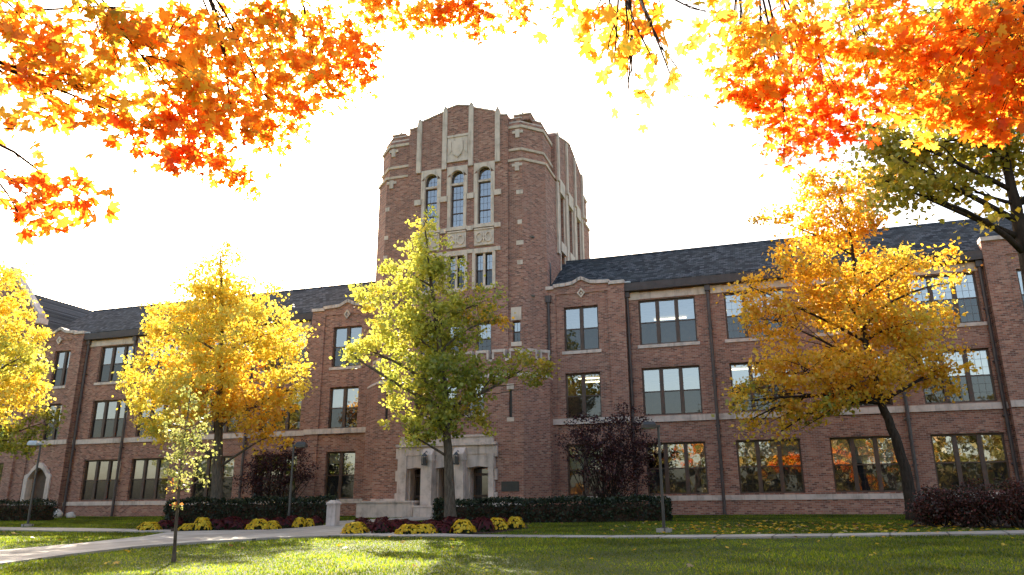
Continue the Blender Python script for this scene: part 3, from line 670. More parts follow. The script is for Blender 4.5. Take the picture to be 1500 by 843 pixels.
for x in (CX0, CX1): mb.add([(x, CY, 6), (x, TY0+.2, 6), (x, TY0+.2, 20.4), (x, CY, 20.4)], [(0, 1, 2, 3)])
GAB = [(CX0, 23.42), (-19.25, 23.55), (-19.2, 23.85), (-17.7, 24.28), (-17.62, 24.42), (-16.72, 24.62), (-15.82, 24.42), (-15.74, 24.28), (-14.24, 23.75), (-14.2, 23.5), (CX1, 23.35)]
mb.prism([(CX0, 20.4)] + GAB + [(CX1, 20.4)], CY, CY+.75)
# upper stage set back a little, corner piers
P1 = octo(5.48, TY0+.12, TY1-.12, 1.08); shell(mb, P1, 20.35, 22.9)
P2 = octo(5.32, TY0+.26, TY1-.26, 1.04); shell(mb, P2, 22.9, 23.25)
mb.add([(x, y, 22.6) for x, y in P2], [tuple(range(8))])
mb.add([(x, y, 20.36) for x, y in P0], [tuple(range(8))])
# side bay (right flank) with tall windows
SX = TC+5.62; sy = [45.3, 47.6, 49.9]; sideh = [(y-.47, y+.47, 16.42, 20.22) for y in sy] + [(y-.5, y+.5, 15.55-1.2, 15.7) for y in sy]
wall(mb, (SX, 0, 0), (0, 1, 0), (1, 0, 0), TY0+1.12, TY1-1.12, -.7, 20.35, sideh)
SG = [(43.6, 23.4), (44.5, 23.6), (46.4, 24.2), (47.6, 24.5), (48.8, 24.2), (50.7, 23.6), (51.6, 23.4)]
mb.prism_x([(43.6, 20.25)] + SG + [(51.6, 20.25)], SX-.6, SX+.1)
mb.prism([(CX0, 20.4)] + GAB + [(CX1, 20.4)], TY1-.6, TY1+.1)
mb.prism_x([(43.6, 20.25)] + SG + [(51.6, 20.25)], TC-5.72, TC-5.1)
part(mb, 'tower_wall', 'brick')
it = MB(); it.box(-21.8, -12.0, 43.4, 43.5, -.6, 22); it.box(-21.8, -12.0, 41.5, 43.4, 20.8, 20.9)
for z in (4.2, 8.1, 11.8, 15.4): it.box(-21.8, -12, 40.75, 43.4, z, z+.1)
it.box(-13.3, -13.2, 43.6, 51.5, 8, 22); part(it, 'tower_interior_wall', 'plaster')

st = MB()      # limestone strips, surrounds and string courses of the tower
def arch_pts(x0, x1, zs, rise, n=10): return [(x0+(x1-x0)*i/n, zs+rise*math.sqrt(max(0, 1-(2*i/n-1)**2))) for i in range(n+1)]
pier_x = [-19.27, -17.53, -15.78, -14.04]
for i, x in enumerate(pier_x):
    strp = MB()
    zt = [23.98, 24.55, 24.55, 23.9][i]
    strp.box(x-.15, x+.15, CY-.13, CY-.002, 20.3, zt-.25); strp.prism([(x-.15, zt-.25), (x+.15, zt-.25), (x+.08, zt+.02), (x, zt+.16), (x-.08, zt+.02)], CY-.13, CY+.2)
    part(strp, 'stone_strip', 'white_stone')
    for h2, z0, z1 in ((.22, 18.15, 18.5), (.19, 16.1, 16.38), (.17, 14.65, 14.9)):
        q = MB(); q.box(x-h2, x+h2, CY-.10, CY-.003, z0, z1); part(q, 'stone_block', 'white_stone')
for x in wx:
    sur = MB(); pan = MB()
    x0, x1 = x-.47, x+.47; ap = arch_pts(x0+.045, x1-.045, 19.72, .40, 14)
    for (a, za), (b, zb) in zip(ap, ap[1:]): sur.prism([(a, za), (b, zb), (b, zb+.27), (a, za+.27)], CY-.10, CY+.16)
    for s0, s1 in ((x0-.2, x0+.045), (x1-.045, x1+.2)):
        sur.box(s0, s1, CY-.075, CY+.16, 18.5, 19.73); sur.box(s0+.05 if s0 < x else s0, s1 if s0 < x else s1-.05, CY-.06, CY+.16, 16.40, 18.5)
    spl = [(x0-.2, 19.73)] + [(a, za+.26) for a, za in ap[:8]] + [(x, 20.42), (x0-.2, 20.42)]
    spr = [(x, 20.42)] + [(a, za+.26) for a, za in ap[7:]] + [(x1+.2, 19.73), (x1+.2, 20.42)]
    sur.prism(spl, CY-.06, CY+.1); sur.prism(spr, CY-.06, CY+.1)
    sur.box(x0-.22, x1+.22, CY-.12, CY+.2, 16.2, 16.42); sur.box(x0+.045, x1-.045, CY+.06, CY+.2, 19.2, 19.34)
    part(sur, 'window_surround', 'white_stone'); sur = MB()
    pan.box(x-.62, x+.62, CY-.05, CY-.003, 15.05, 16.16)
    for r0 in (-.3, .3):
        for k in range(10):
            q0, q1 = 2*math.pi*k/10, 2*math.pi*(k+1)/10
            pan.prism([(x+r0+.25*math.cos(q0), 15.6+.36*math.sin(q0)), (x+r0+.25*math.cos(q1), 15.6+.36*math.sin(q1)), (x+r0+.15*math.cos(q1), 15.6+.23*math.sin(q1)), (x+r0+.15*math.cos(q0), 15.6+.23*math.sin(q0))], CY-.12, CY-.045)
    pan.prism([(x, 15.25), (x+.1, 15.6), (x, 15.95), (x-.1, 15.6)], CY-.12, CY-.045)
    pan.box(x-.6, x+.6, CY-.11, CY-.045, 15.07, 15.16); pan.box(x-.6, x+.6, CY-.11, CY-.045, 16.05, 16.14)
    part(pan, 'carved_panel', 'white_stone')
    sur.box(x-.72, x-.54, CY-.07, CY+.16, 12.4, 14.9); sur.box(x+.54, x+.72, CY-.07, CY+.16, 12.4, 14.9); sur.box(x-.539, x+.539, CY-.07, CY+.16, 14.6, 14.9); sur.box(x-.539, x+.539, CY-.07, CY+.16, 12.35, 12.57)
    sur.box(x-.07, x+.07, CY+.02, CY+.2, 12.57, 14.6)
    part(sur, 'window_surround', 'white_stone'); sur = MB(); sur.box(x-.62, x+.62, CY-.08, CY+.14, 8.28, 8.5); part(sur, 'stone_sill', 'white_stone')
# heraldic panel over the middle window
pan = MB()
pan.box(-17.36, -15.95, CY-.05, CY-.003, 20.72, 22.55); pan.box(-17.36, -15.95, CY-.10, CY-.045, 22.4, 22.55); pan.box(-17.36, -15.95, CY-.1, CY-.045, 20.72, 20.82)
pan.prism([(-17.0, 22.1), (-16.3, 22.1), (-16.3, 21.5), (-16.4, 21.2), (-16.65, 21.0), (-16.9, 21.2), (-17.0, 21.5)], CY-.14, CY-.045)
pan.prism([(-17.3, 21.2), (-17.05, 21.5), (-17.1, 22.2), (-17.3, 22.3)], CY-.09, CY-.045); pan.prism([(-16.0, 21.2), (-16.25, 21.5), (-16.2, 22.2), (-16.0, 22.3)], CY-.09, CY-.045)
part(pan, 'heraldic_panel', 'white_stone')
for x in wx:
    window((0, CY, 0), FX, FN, x, 16.42, 20.2, .82, 1, rails=[.95, 1.85, 2.75], screen=False, grid=2, fr=.06)
    window((0, CY, 0), FX, FN, x, 12.55, 14.62, 1.12, 2, mid=True, mull=.14, grid=1, fr=.06)
    window((0, CY, 0), FX, FN, x, 8.5, 10.4, .94, 1, grid=2)
window((0, TY0, 0), FX, FN, -12.97, 9.15, 10.35, .46, 1, grid=1, fr=.05)
# string courses round the corner piers
def ring(P, Q, z0, z1):
    for i in range(8):
        (x0, y0), (x1, y1) = P[i], P[(i+1) % 8]; (a0, b0), (a1, b1) = Q[i], Q[(i+1) % 8]
        sc_.add([(x0, y0, z0), (x1, y1, z0), (a1, b1, z1-.06), (a0, b0, z1-.06)], [(0, 1, 2, 3)])
        sc_.add([(a0, b0, z1-.06), (a1, b1, z1-.06), (x1*.97+TC*.03, y1*.97+46.7*.03, z1), (x0*.97+TC*.03, y0*.97+46.7*.03, z1)], [(0, 1, 2, 3)])
        sc_.add([(x0, y0, z0), (x1, y1, z0), (x1*.95+TC*.05, y1*.95+46.7*.05, z0), (x0*.95+TC*.05, y0*.95+46.7*.05, z0)], [(3, 2, 1, 0)])
for hw, y, c, z0, z1 in ((5.54, TY0+.05, 1.1, 22.52, 22.74), (5.54, TY0+.05, 1.1, 21.0, 21.2), (5.68, TY0-.06, 1.14, 20.25, 20.45)):
    sc_ = MB(); ring(octo(hw, y, TY1-(y-TY0), c), octo(hw+.03, y-.03, TY1-(y-TY0)+.03, c+.01), z0, z1); part(sc_, 'string_course', 'white_stone')
cp = MB(); cp.plan(octo(5.42, TY0+.16, TY1-.16, 1.06), 22.9, 23.02); cp.plan(octo(5.36, TY0+.22, TY1-.22, 1.05), 23.25, 23.33)
for i in range(len(GAB)-1):
    (x0, z0), (x1, z1) = GAB[i], GAB[i+1]
    if abs(x1-x0) > .3: cp.prism([(x0, z0+.001), (x1, z1+.001), (x1, z1+.1), (x0, z0+.1)], CY-.05, CY+.8)
for i in range(len(SG)-1):
    (y0, z0), (y1, z1) = SG[i], SG[i+1]; cp.prism_x([(y0, z0+.001), (y1, z1+.001), (y1, z1+.1), (y0, z0+.1)], SX-.65, SX+.14)
part(cp, 'parapet_coping', 'stone')
for x0, x1 in ((-21.45, -20.55), (-13.15, -12.1)):      # raised blocks with a small finial on the corner piers
    q = MB(); q.box(x0, x1, TY0+.32, TY0+1.5, 23.1, 23.47); part(q, 'parapet_block', 'brick')
    q = MB(); q.box(x0-.05, x1+.05, TY0+.27, TY0+1.55, 23.47, 23.56); q.plan([(x0+.35, TY0+.5), (x0+.6, TY0+.5), (x0+.6, TY0+.75), (x0+.35, TY0+.75)], 23.561, 23.9, [(x0+.46, TY0+.6), (x0+.49, TY0+.6), (x0+.49, TY0+.63), (x0+.46, TY0+.63)]); part(q, 'finial', 'white_stone')
def block(*b): q = MB(); q.box(*b); part(q, 'stone_block', 'white_stone')
for x in (-21.2, -12.85):     # small corbel stones and quoin blocks
    for z in (22.15, 19.9):
        q = MB(); o_ = .12 if z > 20.4 else 0; q.box(x-.32, x+.32, TY0-.07+o_, TY0+.2, z, z+.18); q.box(x-.13, x+.13, TY0-.09+o_, TY0+.2, z-.3, z+.25); part(q, 'corbel', 'white_stone')
for z, wd in ((18.1, .2), (16.2, .13), (14.9, .22), (13.7, .16)): block(-12.72-wd, -12.72+wd, TY0-.03, TY0+.05, z, z+.26)
for z in (18.1, 16.2, 14.9, 12.6): block(P0[0][0]-.02, P0[0][0]+.25, TY0-.03, TY0+.05, z, z+.26)
block(-13.28, -12.66, TY0-.05, TY0+.05, 8.9, 9.14); block(-13.28, -12.66, TY0-.05, TY0+.05, 10.4, 11.15)
for y in (44.15, 46.45, 48.75, 51.05):     # right flank strips and surrounds
    sf = MB(); sf.box(SX+.102, SX+.22, y-.16, y+.16, 20.3, 24.2-.14*abs(y-47.6)); sf.box(SX+.003, SX+.12, y-.2, y+.2, 15.4, 20.3); part(sf, 'stone_strip', 'white_stone')
for y in sy:
    sf = MB(); sf.box(SX-.2, SX+.135, y-.62, y+.62, 19.75, 20.7); sf.box(SX+.003, SX+.14, y-.6, y+.6, 15.75, 16.4); sf.box(SX+.003, SX+.12, y-.6, y+.6, 14.0, 14.33); sf.box(SX+.003, SX+.06, y+.47, y+.62, 14.3, 19.8); sf.box(SX+.003, SX+.06, y-.62, y-.47, 14.3, 19.8); part(sf, 'window_surround', 'white_stone')
for y in sy:
    window((SX, 0, 0), (0, 1, 0), (1, 0, 0), y, 16.42, 20.2, .94, 1, rails=[.95, 1.85, 2.75], screen=False, grid=1)
    window((SX, 0, 0), (0, 1, 0), (1, 0, 0), y, 14.35, 15.7, 1.0, 2, mid=False, grid=1, mull=.1)
slit = MB(); slit.box(SX-.01, SX+.02, 42.1, 42.35, 12.6, 14.2); part(slit, 'slit_window', 'black')

# ---- entrance block
EY = 39.6; EC = -16.75
PE = [(EC-4.45, EY), (EC+4.4, EY), (EC+5.55, EY+1.2), (EC+5.55, 41.7), (EC-5.75, 41.7), (EC-5.75, EY+1.3)]
mb = MB(); PORT = (-19.12, -14.22, -.7, 3.2)
e2 = [(x-.5, x+.5, 5.15, 6.85) for x in (-18.3, -16.7, -15.1)]; slh = (-13.16, -12.98, 4.85, 6.35); slh2 = (-20.6, -20.42, 4.85, 6.6)
wall(mb, (0, EY, 0), FX, FN, PE[0][0], PE[1][0], -.7, 7.05, [PORT, slh, slh2]+e2)
for i in (1, 2, 4, 5): 
    (x0, y0), (x1, y1) = PE[i], PE[(i+1) % 6]; mb.add([(x0, y0, -.7), (x1, y1, -.7), (x1, y1, 7.05), (x0, y0, 7.05)], [(0, 1, 2, 3)])
PF = [(EC-4.35, EY+.22), (EC+4.3, EY+.22), (EC+5.4, EY+1.35), (EC+5.4, 41.7), (EC-5.6, 41.7), (EC-5.6, EY+1.45)]
for i in (0, 1, 2, 4, 5):
    (x0, y0), (x1, y1) = PF[i], PF[(i+1) % 6]; mb.add([(x0, y0, 7.0), (x1, y1, 7.0), (x1, y1, 8.1), (x0, y0, 8.1)], [(0, 1, 2, 3)])
cop = MB(); cop.plan([(x, y-.06) for x, y in PE], 7.05, 7.14); cop.plan([(x, y-.06) for x, y in PE], 7.1402, 7.32, [(x, y) for x, y in PF])
# crenellations along front and right cheek
def merlons(p, q, first, n, mw, gap, zt=8.62):
    p = Vector((*p, 0)); q = Vector((*q, 0)); d = (q-p).normalized(); nn = Vector((d.y, -d.x, 0))
    u = first
    for k in range(n):
        a = p+d*u; b = p+d*(u+mw)
        quad = [a, b, b-nn*.3, a-nn*.3]; mb.plan([(v.x, v.y) for v in quad], 8.1, zt-.12)
        e = .05; A = a-d*e+nn*e; B = b+d*e+nn*e
        quad = [A, B, B-nn*.42, A-nn*.42]; cop.plan([(v.x, v.y) for v in quad], zt-.12, zt+.04)
        for s0 in (a-d*.05, b-d*.06):      # stone cheeks of the merlon
            c0 = s0+nn*.035; c1 = s0+d*.11+nn*.035; cop.plan([(v.x, v.y) for v in (c0, c1, c1-nn*.36, c0-nn*.36)], 8.12, zt-.121)
        if k < n-1:
            a2 = p+d*(u+mw+.05); b2 = p+d*(u+mw+gap-.05); A = a2+nn*.05; B = b2+nn*.05; cop.plan([(v.x, v.y) for v in (A, B, B-nn*.4, A-nn*.4)], 7.98, 8.12)
        u += mw+gap
merlons(PF[0], PF[1], .05, 9, .66, .325); merlons(PF[1], PF[2], .38, 2, .5, .3); merlons(PF[5], PF[0], .3, 2, .5, .3)
mb.add([(x, y, 8.05) for x, y in PF], [tuple(range(6))])
part(mb, 'entrance_block', 'brick'); part(cop, 'crenellation_coping', 'stone')
for h in e2: window((0, EY, 0), FX, FN, (h[0]+h[1])/2, h[2], h[3], 1.0, 1, sill='stone')
for q in ((-13.15, -12.99, EY+.12, EY+.16, 4.86, 6.34), (-20.59, -20.43, EY+.12, EY+.16, 4.86, 6.59)):
    mb = MB(); mb.box(*q); part(mb, 'slit_window', 'black')
for x, zl, zh in ((-13.07, 4.62, 6.36), (-20.51, 4.62, 6.61)): block(x-.2, x+.2, EY-.04, EY+.06, zl, zl+.22); block(x-.2, x+.2, EY-.04, EY+.06, zh, zh+.3)
for u0, u1 in ((PE[0][0]-.02, PORT[0]-.4), (PORT[1]+.35, PE[1][0]+.02)):
    mb = MB(); mb.box(u0, u1, EY-.09, EY+.05, .47, .68); part(mb, 'base_course', 'stone')
# portal
PY = EY-.28; mb = MB()
for x0, x1, sg in ((-19.55, -19.02, -1), (-14.24, -13.95, 1)):
    mb.box(x0, x1, PY, EY+.9, -.6, 2.95)
    for k in range(6):
        z = -.2+k*.6; q = .16 if k % 2 else .04
        mb.box(x0-q if sg < 0 else x1-.01, x0+.01 if sg < 0 else x1+q, PY+.08, EY+.04, z, z+.56)
mb.box(-19.55, -13.95, PY+.06, EY+.9, 2.951, 3.42)
mb.box(-19.68, -13.82, PY-.08, EY+.3, 3.42, 3.56); mb.box(-19.5, -14.0, PY+.06, EY+.2, 3.56, 3.86); mb.box(-19.4, -14.15, PY, EY+.2, 3.86, 3.98)
for x0, x1 in ((-17.95, -17.32), (-16.12, -15.49)):
    mb.box(x0, x1, PY-.42, EY+.9, -.6, 2.7); mb.prism_x([(PY-.42, 2.7), (PY+.06, 2.7), (PY+.06, 3.3), (PY-.12, 3.3), (PY-.42, 2.95)], x0, x1); mb.box(x0-.05, x1+.05, PY-.47, PY+.3, -.6, .05)
    mb.box(x0-.04, x1+.04, PY-.46, PY+.1, 2.62, 2.72)
for x0, x1 in ((-19.02, -17.95), (-17.32, -16.12), (-15.49, -14.24)):
    c = (x0+x1)/2
    for s0, s1 in ((x0, c), (c, x1)):      # shallow tudor head
        za, zb = (2.24, 2.32) if s0 == x0 else (2.32, 2.24)
        mb.prism([(s0, za), (s1, zb), (s1, 2.95), (s0, 2.95)], PY+.1, EY+.75)
    mb.box(x0, x0+.07, PY+.4, EY+.88, -.6, 2.5); mb.box(x1-.07, x1, PY+.4, EY+.88, -.6, 2.5)
part(mb, 'stone_portal', 'stone')
for x0, x1 in ((-19.02, -17.95), (-17.32, -16.12), (-15.49, -14.32)):
    f = MB(); a, b = x0+.072, x1-.072; y0 = EY+.7
    f.box(a, a+.1, y0, y0+.07, -.35, 2.55); f.box(b-.1, b, y0, y0+.07, -.35, 2.55); f.box(a+.1, b-.1, y0, y0+.07, 1.86, 1.98); f.box(a+.1, b-.1, y0, y0+.07, 2.42, 2.55); f.box(a+.1, b-.1, y0, y0+.07, -.35, -.1); f.box(a+.1, b-.1, y0, y0+.07, .75, .85)
    d = part(f, 'entrance_door', 'brown'); p = MB(); p.add([(a+.1, y0+.04, -.1), (b-.1, y0+.04, -.1), (b-.1, y0+.04, 2.42), (a+.1, y0+.04, 2.42)], [(0, 1, 2, 3)]); p.build('pane', 'door_glass', d, off=B0)
    h = MB(); h.box(b-.17, b-.13, y0-.06, y0-.001, .6, 1.0); h.build('handle', 'flash', d, off=B0)
for x in (-17.64, -15.8):
    mb = MB(); mb.tube([(x, PY-.66, 3.0), (x, PY-.45, 3.12), (x, PY-.2, 3.05)], [.02]*3, 6); mb.plan([(x-.13, PY-.79), (x+.13, PY-.79), (x+.13, PY-.53), (x-.13, PY-.53)], 2.86, 3.04, [(x-.02, PY-.68), (x+.02, PY-.68), (x+.02, PY-.64), (x-.02, PY-.64)])
    for sx in (-.1, .1):
        for syy in (-.1, .1): mb.box(x+sx-.015, x+sx+.015, PY-.66+syy-.015, PY-.66+syy+.015, 2.45, 2.86)
    mb.box(x-.12, x+.12, PY-.78, PY-.54, 2.38, 2.45); mb.box(x-.07, x+.07, PY-.73, PY-.59, 2.45, 2.8); part(mb, 'lantern', 'black')
mb = MB(); mb.box(-13.58, -12.62, EY-.06, EY-.003, 1.0, 1.5); d = part(mb, 'plaque', 'bronze')
mb = MB()
for k in range(5): mb.box(-13.42, -12.78-(k % 2)*.12, EY-.066, EY-.061, 1.1+k*.07, 1.125+k*.07)
mb.box(-13.56, -12.64, EY-.07, EY-.061, 1.46, 1.49); mb.build('plaque_relief', 'bronze', d, off=B0)
# steps and stone cheek walls
for q in (0, 1, 2):
    mb = MB()
    if q == 0: mb.box(-21.5, -18.15, EY-1.15, EY-.1, -.8, .46); mb.box(-21.58, -18.07, EY-1.23, EY-.1, .46, .56)
    elif q == 1: mb.box(-17.95, -16.9, EY-1.5, EY-.8, -.8, .22); mb.box(-18.0, -16.85, EY-1.55, EY-.75, .22, .3)
    else: mb.box(-14.2, -12.4, EY-1.15, EY-.1, -.8, .46)
    part(mb, 'stone_cheek_wall', 'stone')
mb = MB()
for k in range(3): mb.box(-18.1, -14.25, EY-1.5+k*.34, EY+.7, -.6, -.42+k*.1)
part(mb, 'entrance_steps', 'concrete')

# ------------------------------------------------------------------ lamps
def lamp(px, py, top_py, side, label, tone='lampgrey', headmat='lampgrey'):
    b = gnd(px, py); b.z = gz(b.x, b.y); d = b.dot(HEAD); H = at_d(px, top_py, d).z - b.z
    r = empty('street_lamp', b, label, 'street lamp', 'lamp posts by the path')
    mb = MB(); mb.tube([(0, 0, -.2), (0, 0, .12), (0, 0, .125)], [.26, .26, .2], 16); mb.build('base', 'concrete', r)
    mb = MB(); mb.box(-.1, .1, -.1, .1, .126, .15); mb.tube([(0, 0, .15), (0, 0, H-.1)], [.052, .042], 10); mb.build('pole', tone, r)
    mb = MB(); s = side
    mb.box(min(-s*.06, s*.1), max(-s*.06, s*.1), -.05, .05, H-.12, H-.04)
    x0, x1 = sorted((s*.1, s*.55)); mb.plan([(x0, -.2), (x1, -.2), (x1, .2), (x0, .2)], H-.15, H-.04); mb.plan([(x0, -.2), (x1, -.2), (x1, .2), (x0, .2)], H-.0399, H+.06, [(x0+.06, -.14), (x1-.06, -.14), (x1-.06, .14), (x0+.06, .14)])
    hd = mb.build('lamp_head', headmat, r); mb = MB(); mb.box(x0+.05, x1-.05, -.15, .15, H-.165, H-.1501); mb.build('lens', 'flash', hd)
    r.rotation_euler = (0, 0, math.atan2(SIDE.y, SIDE.x)); return r
lamp(40, 772, 648, -1, 'dark lamp post with white topped head near the stone arched doorway', headmat='flash')
lamp(422, 771, 650, 1, 'dark lamp post rising from the left hedge beside the yellow tree')
lamp(973, 780, 621, -1, 'dark lamp post on round concrete foot at the end of the right hedge')

# ------------------------------------------------------------------ hedges, shrubs, flowers
def hedge(name, a, b, wdt, h, label, seed, pal, cat='hedge', n=5000):
    a = Vector((a.x, a.y, 0)); b = Vector((b.x, b.y, 0)); c = (a+b)/2; c.z = gz(c.x, c.y); L = (b-a).length; ang = math.atan2(b.y-a.y, b.x-a.x)
    r = empty(name, c, label, cat, 'clipped hedges', ang); rng = np.random.default_rng(seed)
    core = MB(); k = 24; slope = (gz(b.x, b.y)-gz(a.x, a.y))/L
    for i in range(k+1):
        x = -L/2+L*i/k; e = min(1, min(i, k-i)/1.2+.7)
        hh = (h-.08)*(.96+.05*math.sin(i*1.7))*(.9+.1*e)
        for (y, z) in ((-wdt/2*e+.07, 0), (-wdt/2*e+.05, hh*.8), (-wdt/2*e+.2, hh), (wdt/2*e-.2, hh), (wdt/2*e-.05, hh*.8), (wdt/2*e-.07, 0)): core.v.append((x, y, z-.1+slope*x))
    for i in range(k):
        for j in range(5): core.f.append((i*6+j, (i+1)*6+j, (i+1)*6+j+1, i*6+j+1))
    core.f.append(tuple(range(6))); core.f.append(tuple(range(k*6+5, k*6-1, -1)))
    core.build('branch_mass', 'soil', r)
    q = rng.uniform(0, 1, n); P = np.zeros((n, 3)); P[:, 0] = rng.uniform(-L/2, L/2, n)
    per = 2*h+wdt; s = q*per
    f = s < h; t = (s >= h) & (s < h+wdt); bk = s >= h+wdt
    P[f, 1] = -wdt/2; P[f, 2] = s[f]; P[t, 1] = -wdt/2+(s[t]-h); P[t, 2] = h; P[bk, 1] = wdt/2; P[bk, 2] = per-s[bk]
    ne = n//10; P[:ne, 0] = np.where(rng.uniform(size=ne) < .5, -L/2, L/2); P[:ne, 1] = rng.uniform(-wdt/2, wdt/2, ne); P[:ne, 2] = rng.uniform(0, h, ne)
    rd = np.clip((P[:, 2]-h*.75)/(h*.25), 0, 1)*.14; P[:, 1] *= (1-rd)
    P[:, 2] += .05*np.sin(P[:, 0]*2.1)*P[:, 2]/h + slope*P[:, 0]; P += rng.normal(size=(n, 3))*.05
    np_mesh('foliage', leaf_verts(P, .10, rng, KITE, .3, 0), 4, 'dark_leaf', r, pick(pal, n, rng, .25)); return r
HG = [(4, .018, .028, .012), (2, .03, .042, .016), (1, .045, .055, .02)]
hedge('hedge', gnd(247, 769), gnd(486, 765.5), 1.1, 1.08, 'dark clipped hedge behind the left flower bed', 31, HG, n=9000)
hedge('hedge', gnd(640, 767), gnd(980, 763.5), 1.2, .92, 'long dark clipped hedge running right from the entrance', 32, HG, n=11000)
hedge('hedge', gnd(-120, 764), gnd(70, 763), 1.1, 1.05, 'low dark hedge below the stone arched doorway', 33, HG, n=6000)

def shrub(name, px, py, lobes, n, ls, pal, label, cat, seed, stems, group=None, mat='dark_leaf', sig=.16, d=None):
    b = gnd(px, py) if d is None else at_d(px, py, d); b.z = gz(b.x, b.y); dd = b.dot(HEAD)
    r = empty(name, b, label, cat, group); rng = np.random.default_rng(seed); wood = MB(); Ps = []
    Lw = lobes_px(lobes, dd); tot = sum(l[1]**2*l[2]*l[3] for l in Lw)
    for c, rx, rz, wt in Lw:
        nl = int(n*wt*rx*rx*rz/tot); nc = max(4, nl//22)
        dirs = rng.normal(size=(nc, 3)); dirs /= np.linalg.norm(dirs, axis=1)[:, None]
        cc = np.array(c)+dirs*(rng.uniform(.1, 1, nc)**.5)[:, None]*np.array([rx, rx, rz])
        for q in range(min(nc, 7)):
            s = Vector((rng.normal()*stems, rng.normal()*stems, -.1)); e = Vector(cc[q])-b
            pts = curve(s, e, rng, .08, 6); rr = .02+.012*stems
            wood.tube(pts, [rr*1.4, rr*1.2, rr, rr*.7, rr*.45, rr*.2], 5)
        k = rng.integers(0, nc, nl); Ps.append(cc[k]+rng.normal(size=(nl, 3))*sig*np.array([1, 1, .6]))
    P = np.concatenate(Ps); P[:, 2] = np.maximum(P[:, 2], gz(b.x, b.y)+.03)
    wood.build('stems', 'bark_dark', r, smooth=True); np_mesh('foliage', leaf_verts(P, ls, rng, KITE, .5, .4)-np.array(b), 4, mat, r, pick(pal, len(P), rng, .25)); return r
shrub('japanese_maple', 890, 759, [(855,620,26,22,0,1),(920,615,34,22,0,1),(885,650,48,28,0,1),(930,655,34,26,0,1),(845,660,26,16,0,.7),(895,690,50,24,0,.9),(940,690,26,22,0,.8),(830,640,14,8,0,.8),(905,720,40,16,0,.7)], 9000, .10, PURP,
      'dark purple spreading maple against the wall right of the entrance', 'shrub', 41, .25, 'purple maples by the wall')
shrub('japanese_maple', 410, 758, [(400,675,30,20,0,1),(435,665,26,18,0,1),(380,690,24,20,0,1),(420,695,34,18,0,.9),(450,690,18,14,0,.8),(395,715,34,14,0,.9),(360,705,20,16,0,.8)], 5500, .10, PURP,
      'dark purple spreading maple against the wall behind the left hedge', 'shrub', 42, .25, 'purple maples by the wall')
BARB = [(3, .075, .030, .022), (2, .11, .034, .024), (1.3, .045, .04, .022), (1, .16, .04, .03)]
for i, (px, py, L, lab) in enumerate([
   (1372, 772, [(1372,738,30,24,0,1),(1355,750,20,16,0,1),(1392,748,22,18,0,1)], 'dark red shrub at the foot of the leaning gold tree'),
   (1432, 773, [(1432,735,36,28,0,1),(1415,752,22,18,0,1),(1455,750,20,18,0,1)], 'dark red shrub between its two neighbours below the right ground floor window'),
   (1495, 774, [(1495,732,36,30,0,1),(1478,752,22,18,0,1),(1520,750,24,20,0,1)], 'dark red shrub cut off by the right edge of the picture')]):
    shrub('barberry_shrub', px, py, L, 5200, .075, BARB if i != 1 else BARB[:1]+BARB[2:], lab, 'shrub', 50+i, .3, 'red shrubs by the right wall', sig=.12)

# chrysanthemums: one prototype per colour, then copies
def mum(seed, flower_pal, name, cover):
    rng = np.random.default_rng(seed); r = bpy.data.objects.new(name, None); COL.objects.link(r); r.empty_display_size = .2
    n = 420; d = rng.normal(size=(n, 3)); d[:, 2] = np.abs(d[:, 2]); d /= np.linalg.norm(d, axis=1)[:, None]
    P = d*np.array([.36, .36, .36])*rng.uniform(.55, .98, (n, 1)); np_mesh('foliage', leaf_verts(P, .07, rng, KITE, .6, .1), 4, 'dark_leaf', r, pick([(1, .035, .055, .015), (1, .05, .07, .02)], n, rng, .2))
    n = 230; d = rng.normal(size=(n, 3)); d[:, 2] = np.abs(d[:, 2])+cover; d /= np.linalg.norm(d, axis=1)[:, None]
    lump = 1+.10*np.sin(d[:, 0]*7+seed)*np.cos(d[:, 1]*6)
    P = d*np.array([.38, .38, .38])*lump[:, None]
    k = 7; a = np.arange(k)*2*np.pi/k; tpl = np.stack([np.cos(a)*(1+.25*(np.arange(k) % 2)), np.sin(a)*(1+.25*(np.arange(k) % 2)), np.zeros(k)], 1)
    # blossoms face outwards: two tilted layers per flower
    Vs = []; C = []
    cols = pick(flower_pal, n, rng, .12)
    for layer, sc, of in ((0, .036, 0), (1, .022, .018)):
        t = np.cross(d, rng.normal(size=(n, 3))); t /= np.linalg.norm(t, axis=1)[:, None]; bt = np.cross(d, t)
        s = sc*rng.uniform(.8, 1.25, n)
        V = P[:, None, :]+d[:, None, :]*of + s[:, None, None]*(t[:, None, :]*tpl[None, :, 0, None]+bt[:, None, :]*tpl[None, :, 1, None]); V += rng.normal(size=V.shape)*.004
        Vs.append(V.reshape(-1, 3)); C.append(cols*(1 if layer == 0 else .9))
    np_mesh('blooms', np.concatenate(Vs), k, 'bloom', r, np.clip(np.concatenate(C), 0, .95)); return r
def copy_tree(o):
    c = o.copy(); COL.objects.link(c)
    for ch in list(o.children):
        q = ch.copy(); COL.objects.link(q); q.parent = c
    return c
yel = mum(61, [(3, .80, .52, .02), (2, .82, .60, .05), (1, .75, .40, .02)], 'chrysanthemum', .25)
redm = mum(62, [(3, .085, .011, .012), (2, .12, .014, .014), (1, .05, .009, .014)], 'chrysanthemum', .35)
used = set()
def put(proto, px, py, s, sz, label, group):
    o = proto if proto.name not in used else copy_tree(proto); used.add(proto.name)
    b = gnd(px, py); o.location = (b.x, b.y, gz(b.x, b.y)); o.scale = (s*rnd.uniform(.85, 1.15), s*rnd.uniform(.85, 1.15), sz*rnd.uniform(.75, 1.0)); o.rotation_euler = (0, 0, rnd.uniform(0, 6.28)); tag(o, label, 'flower', group)
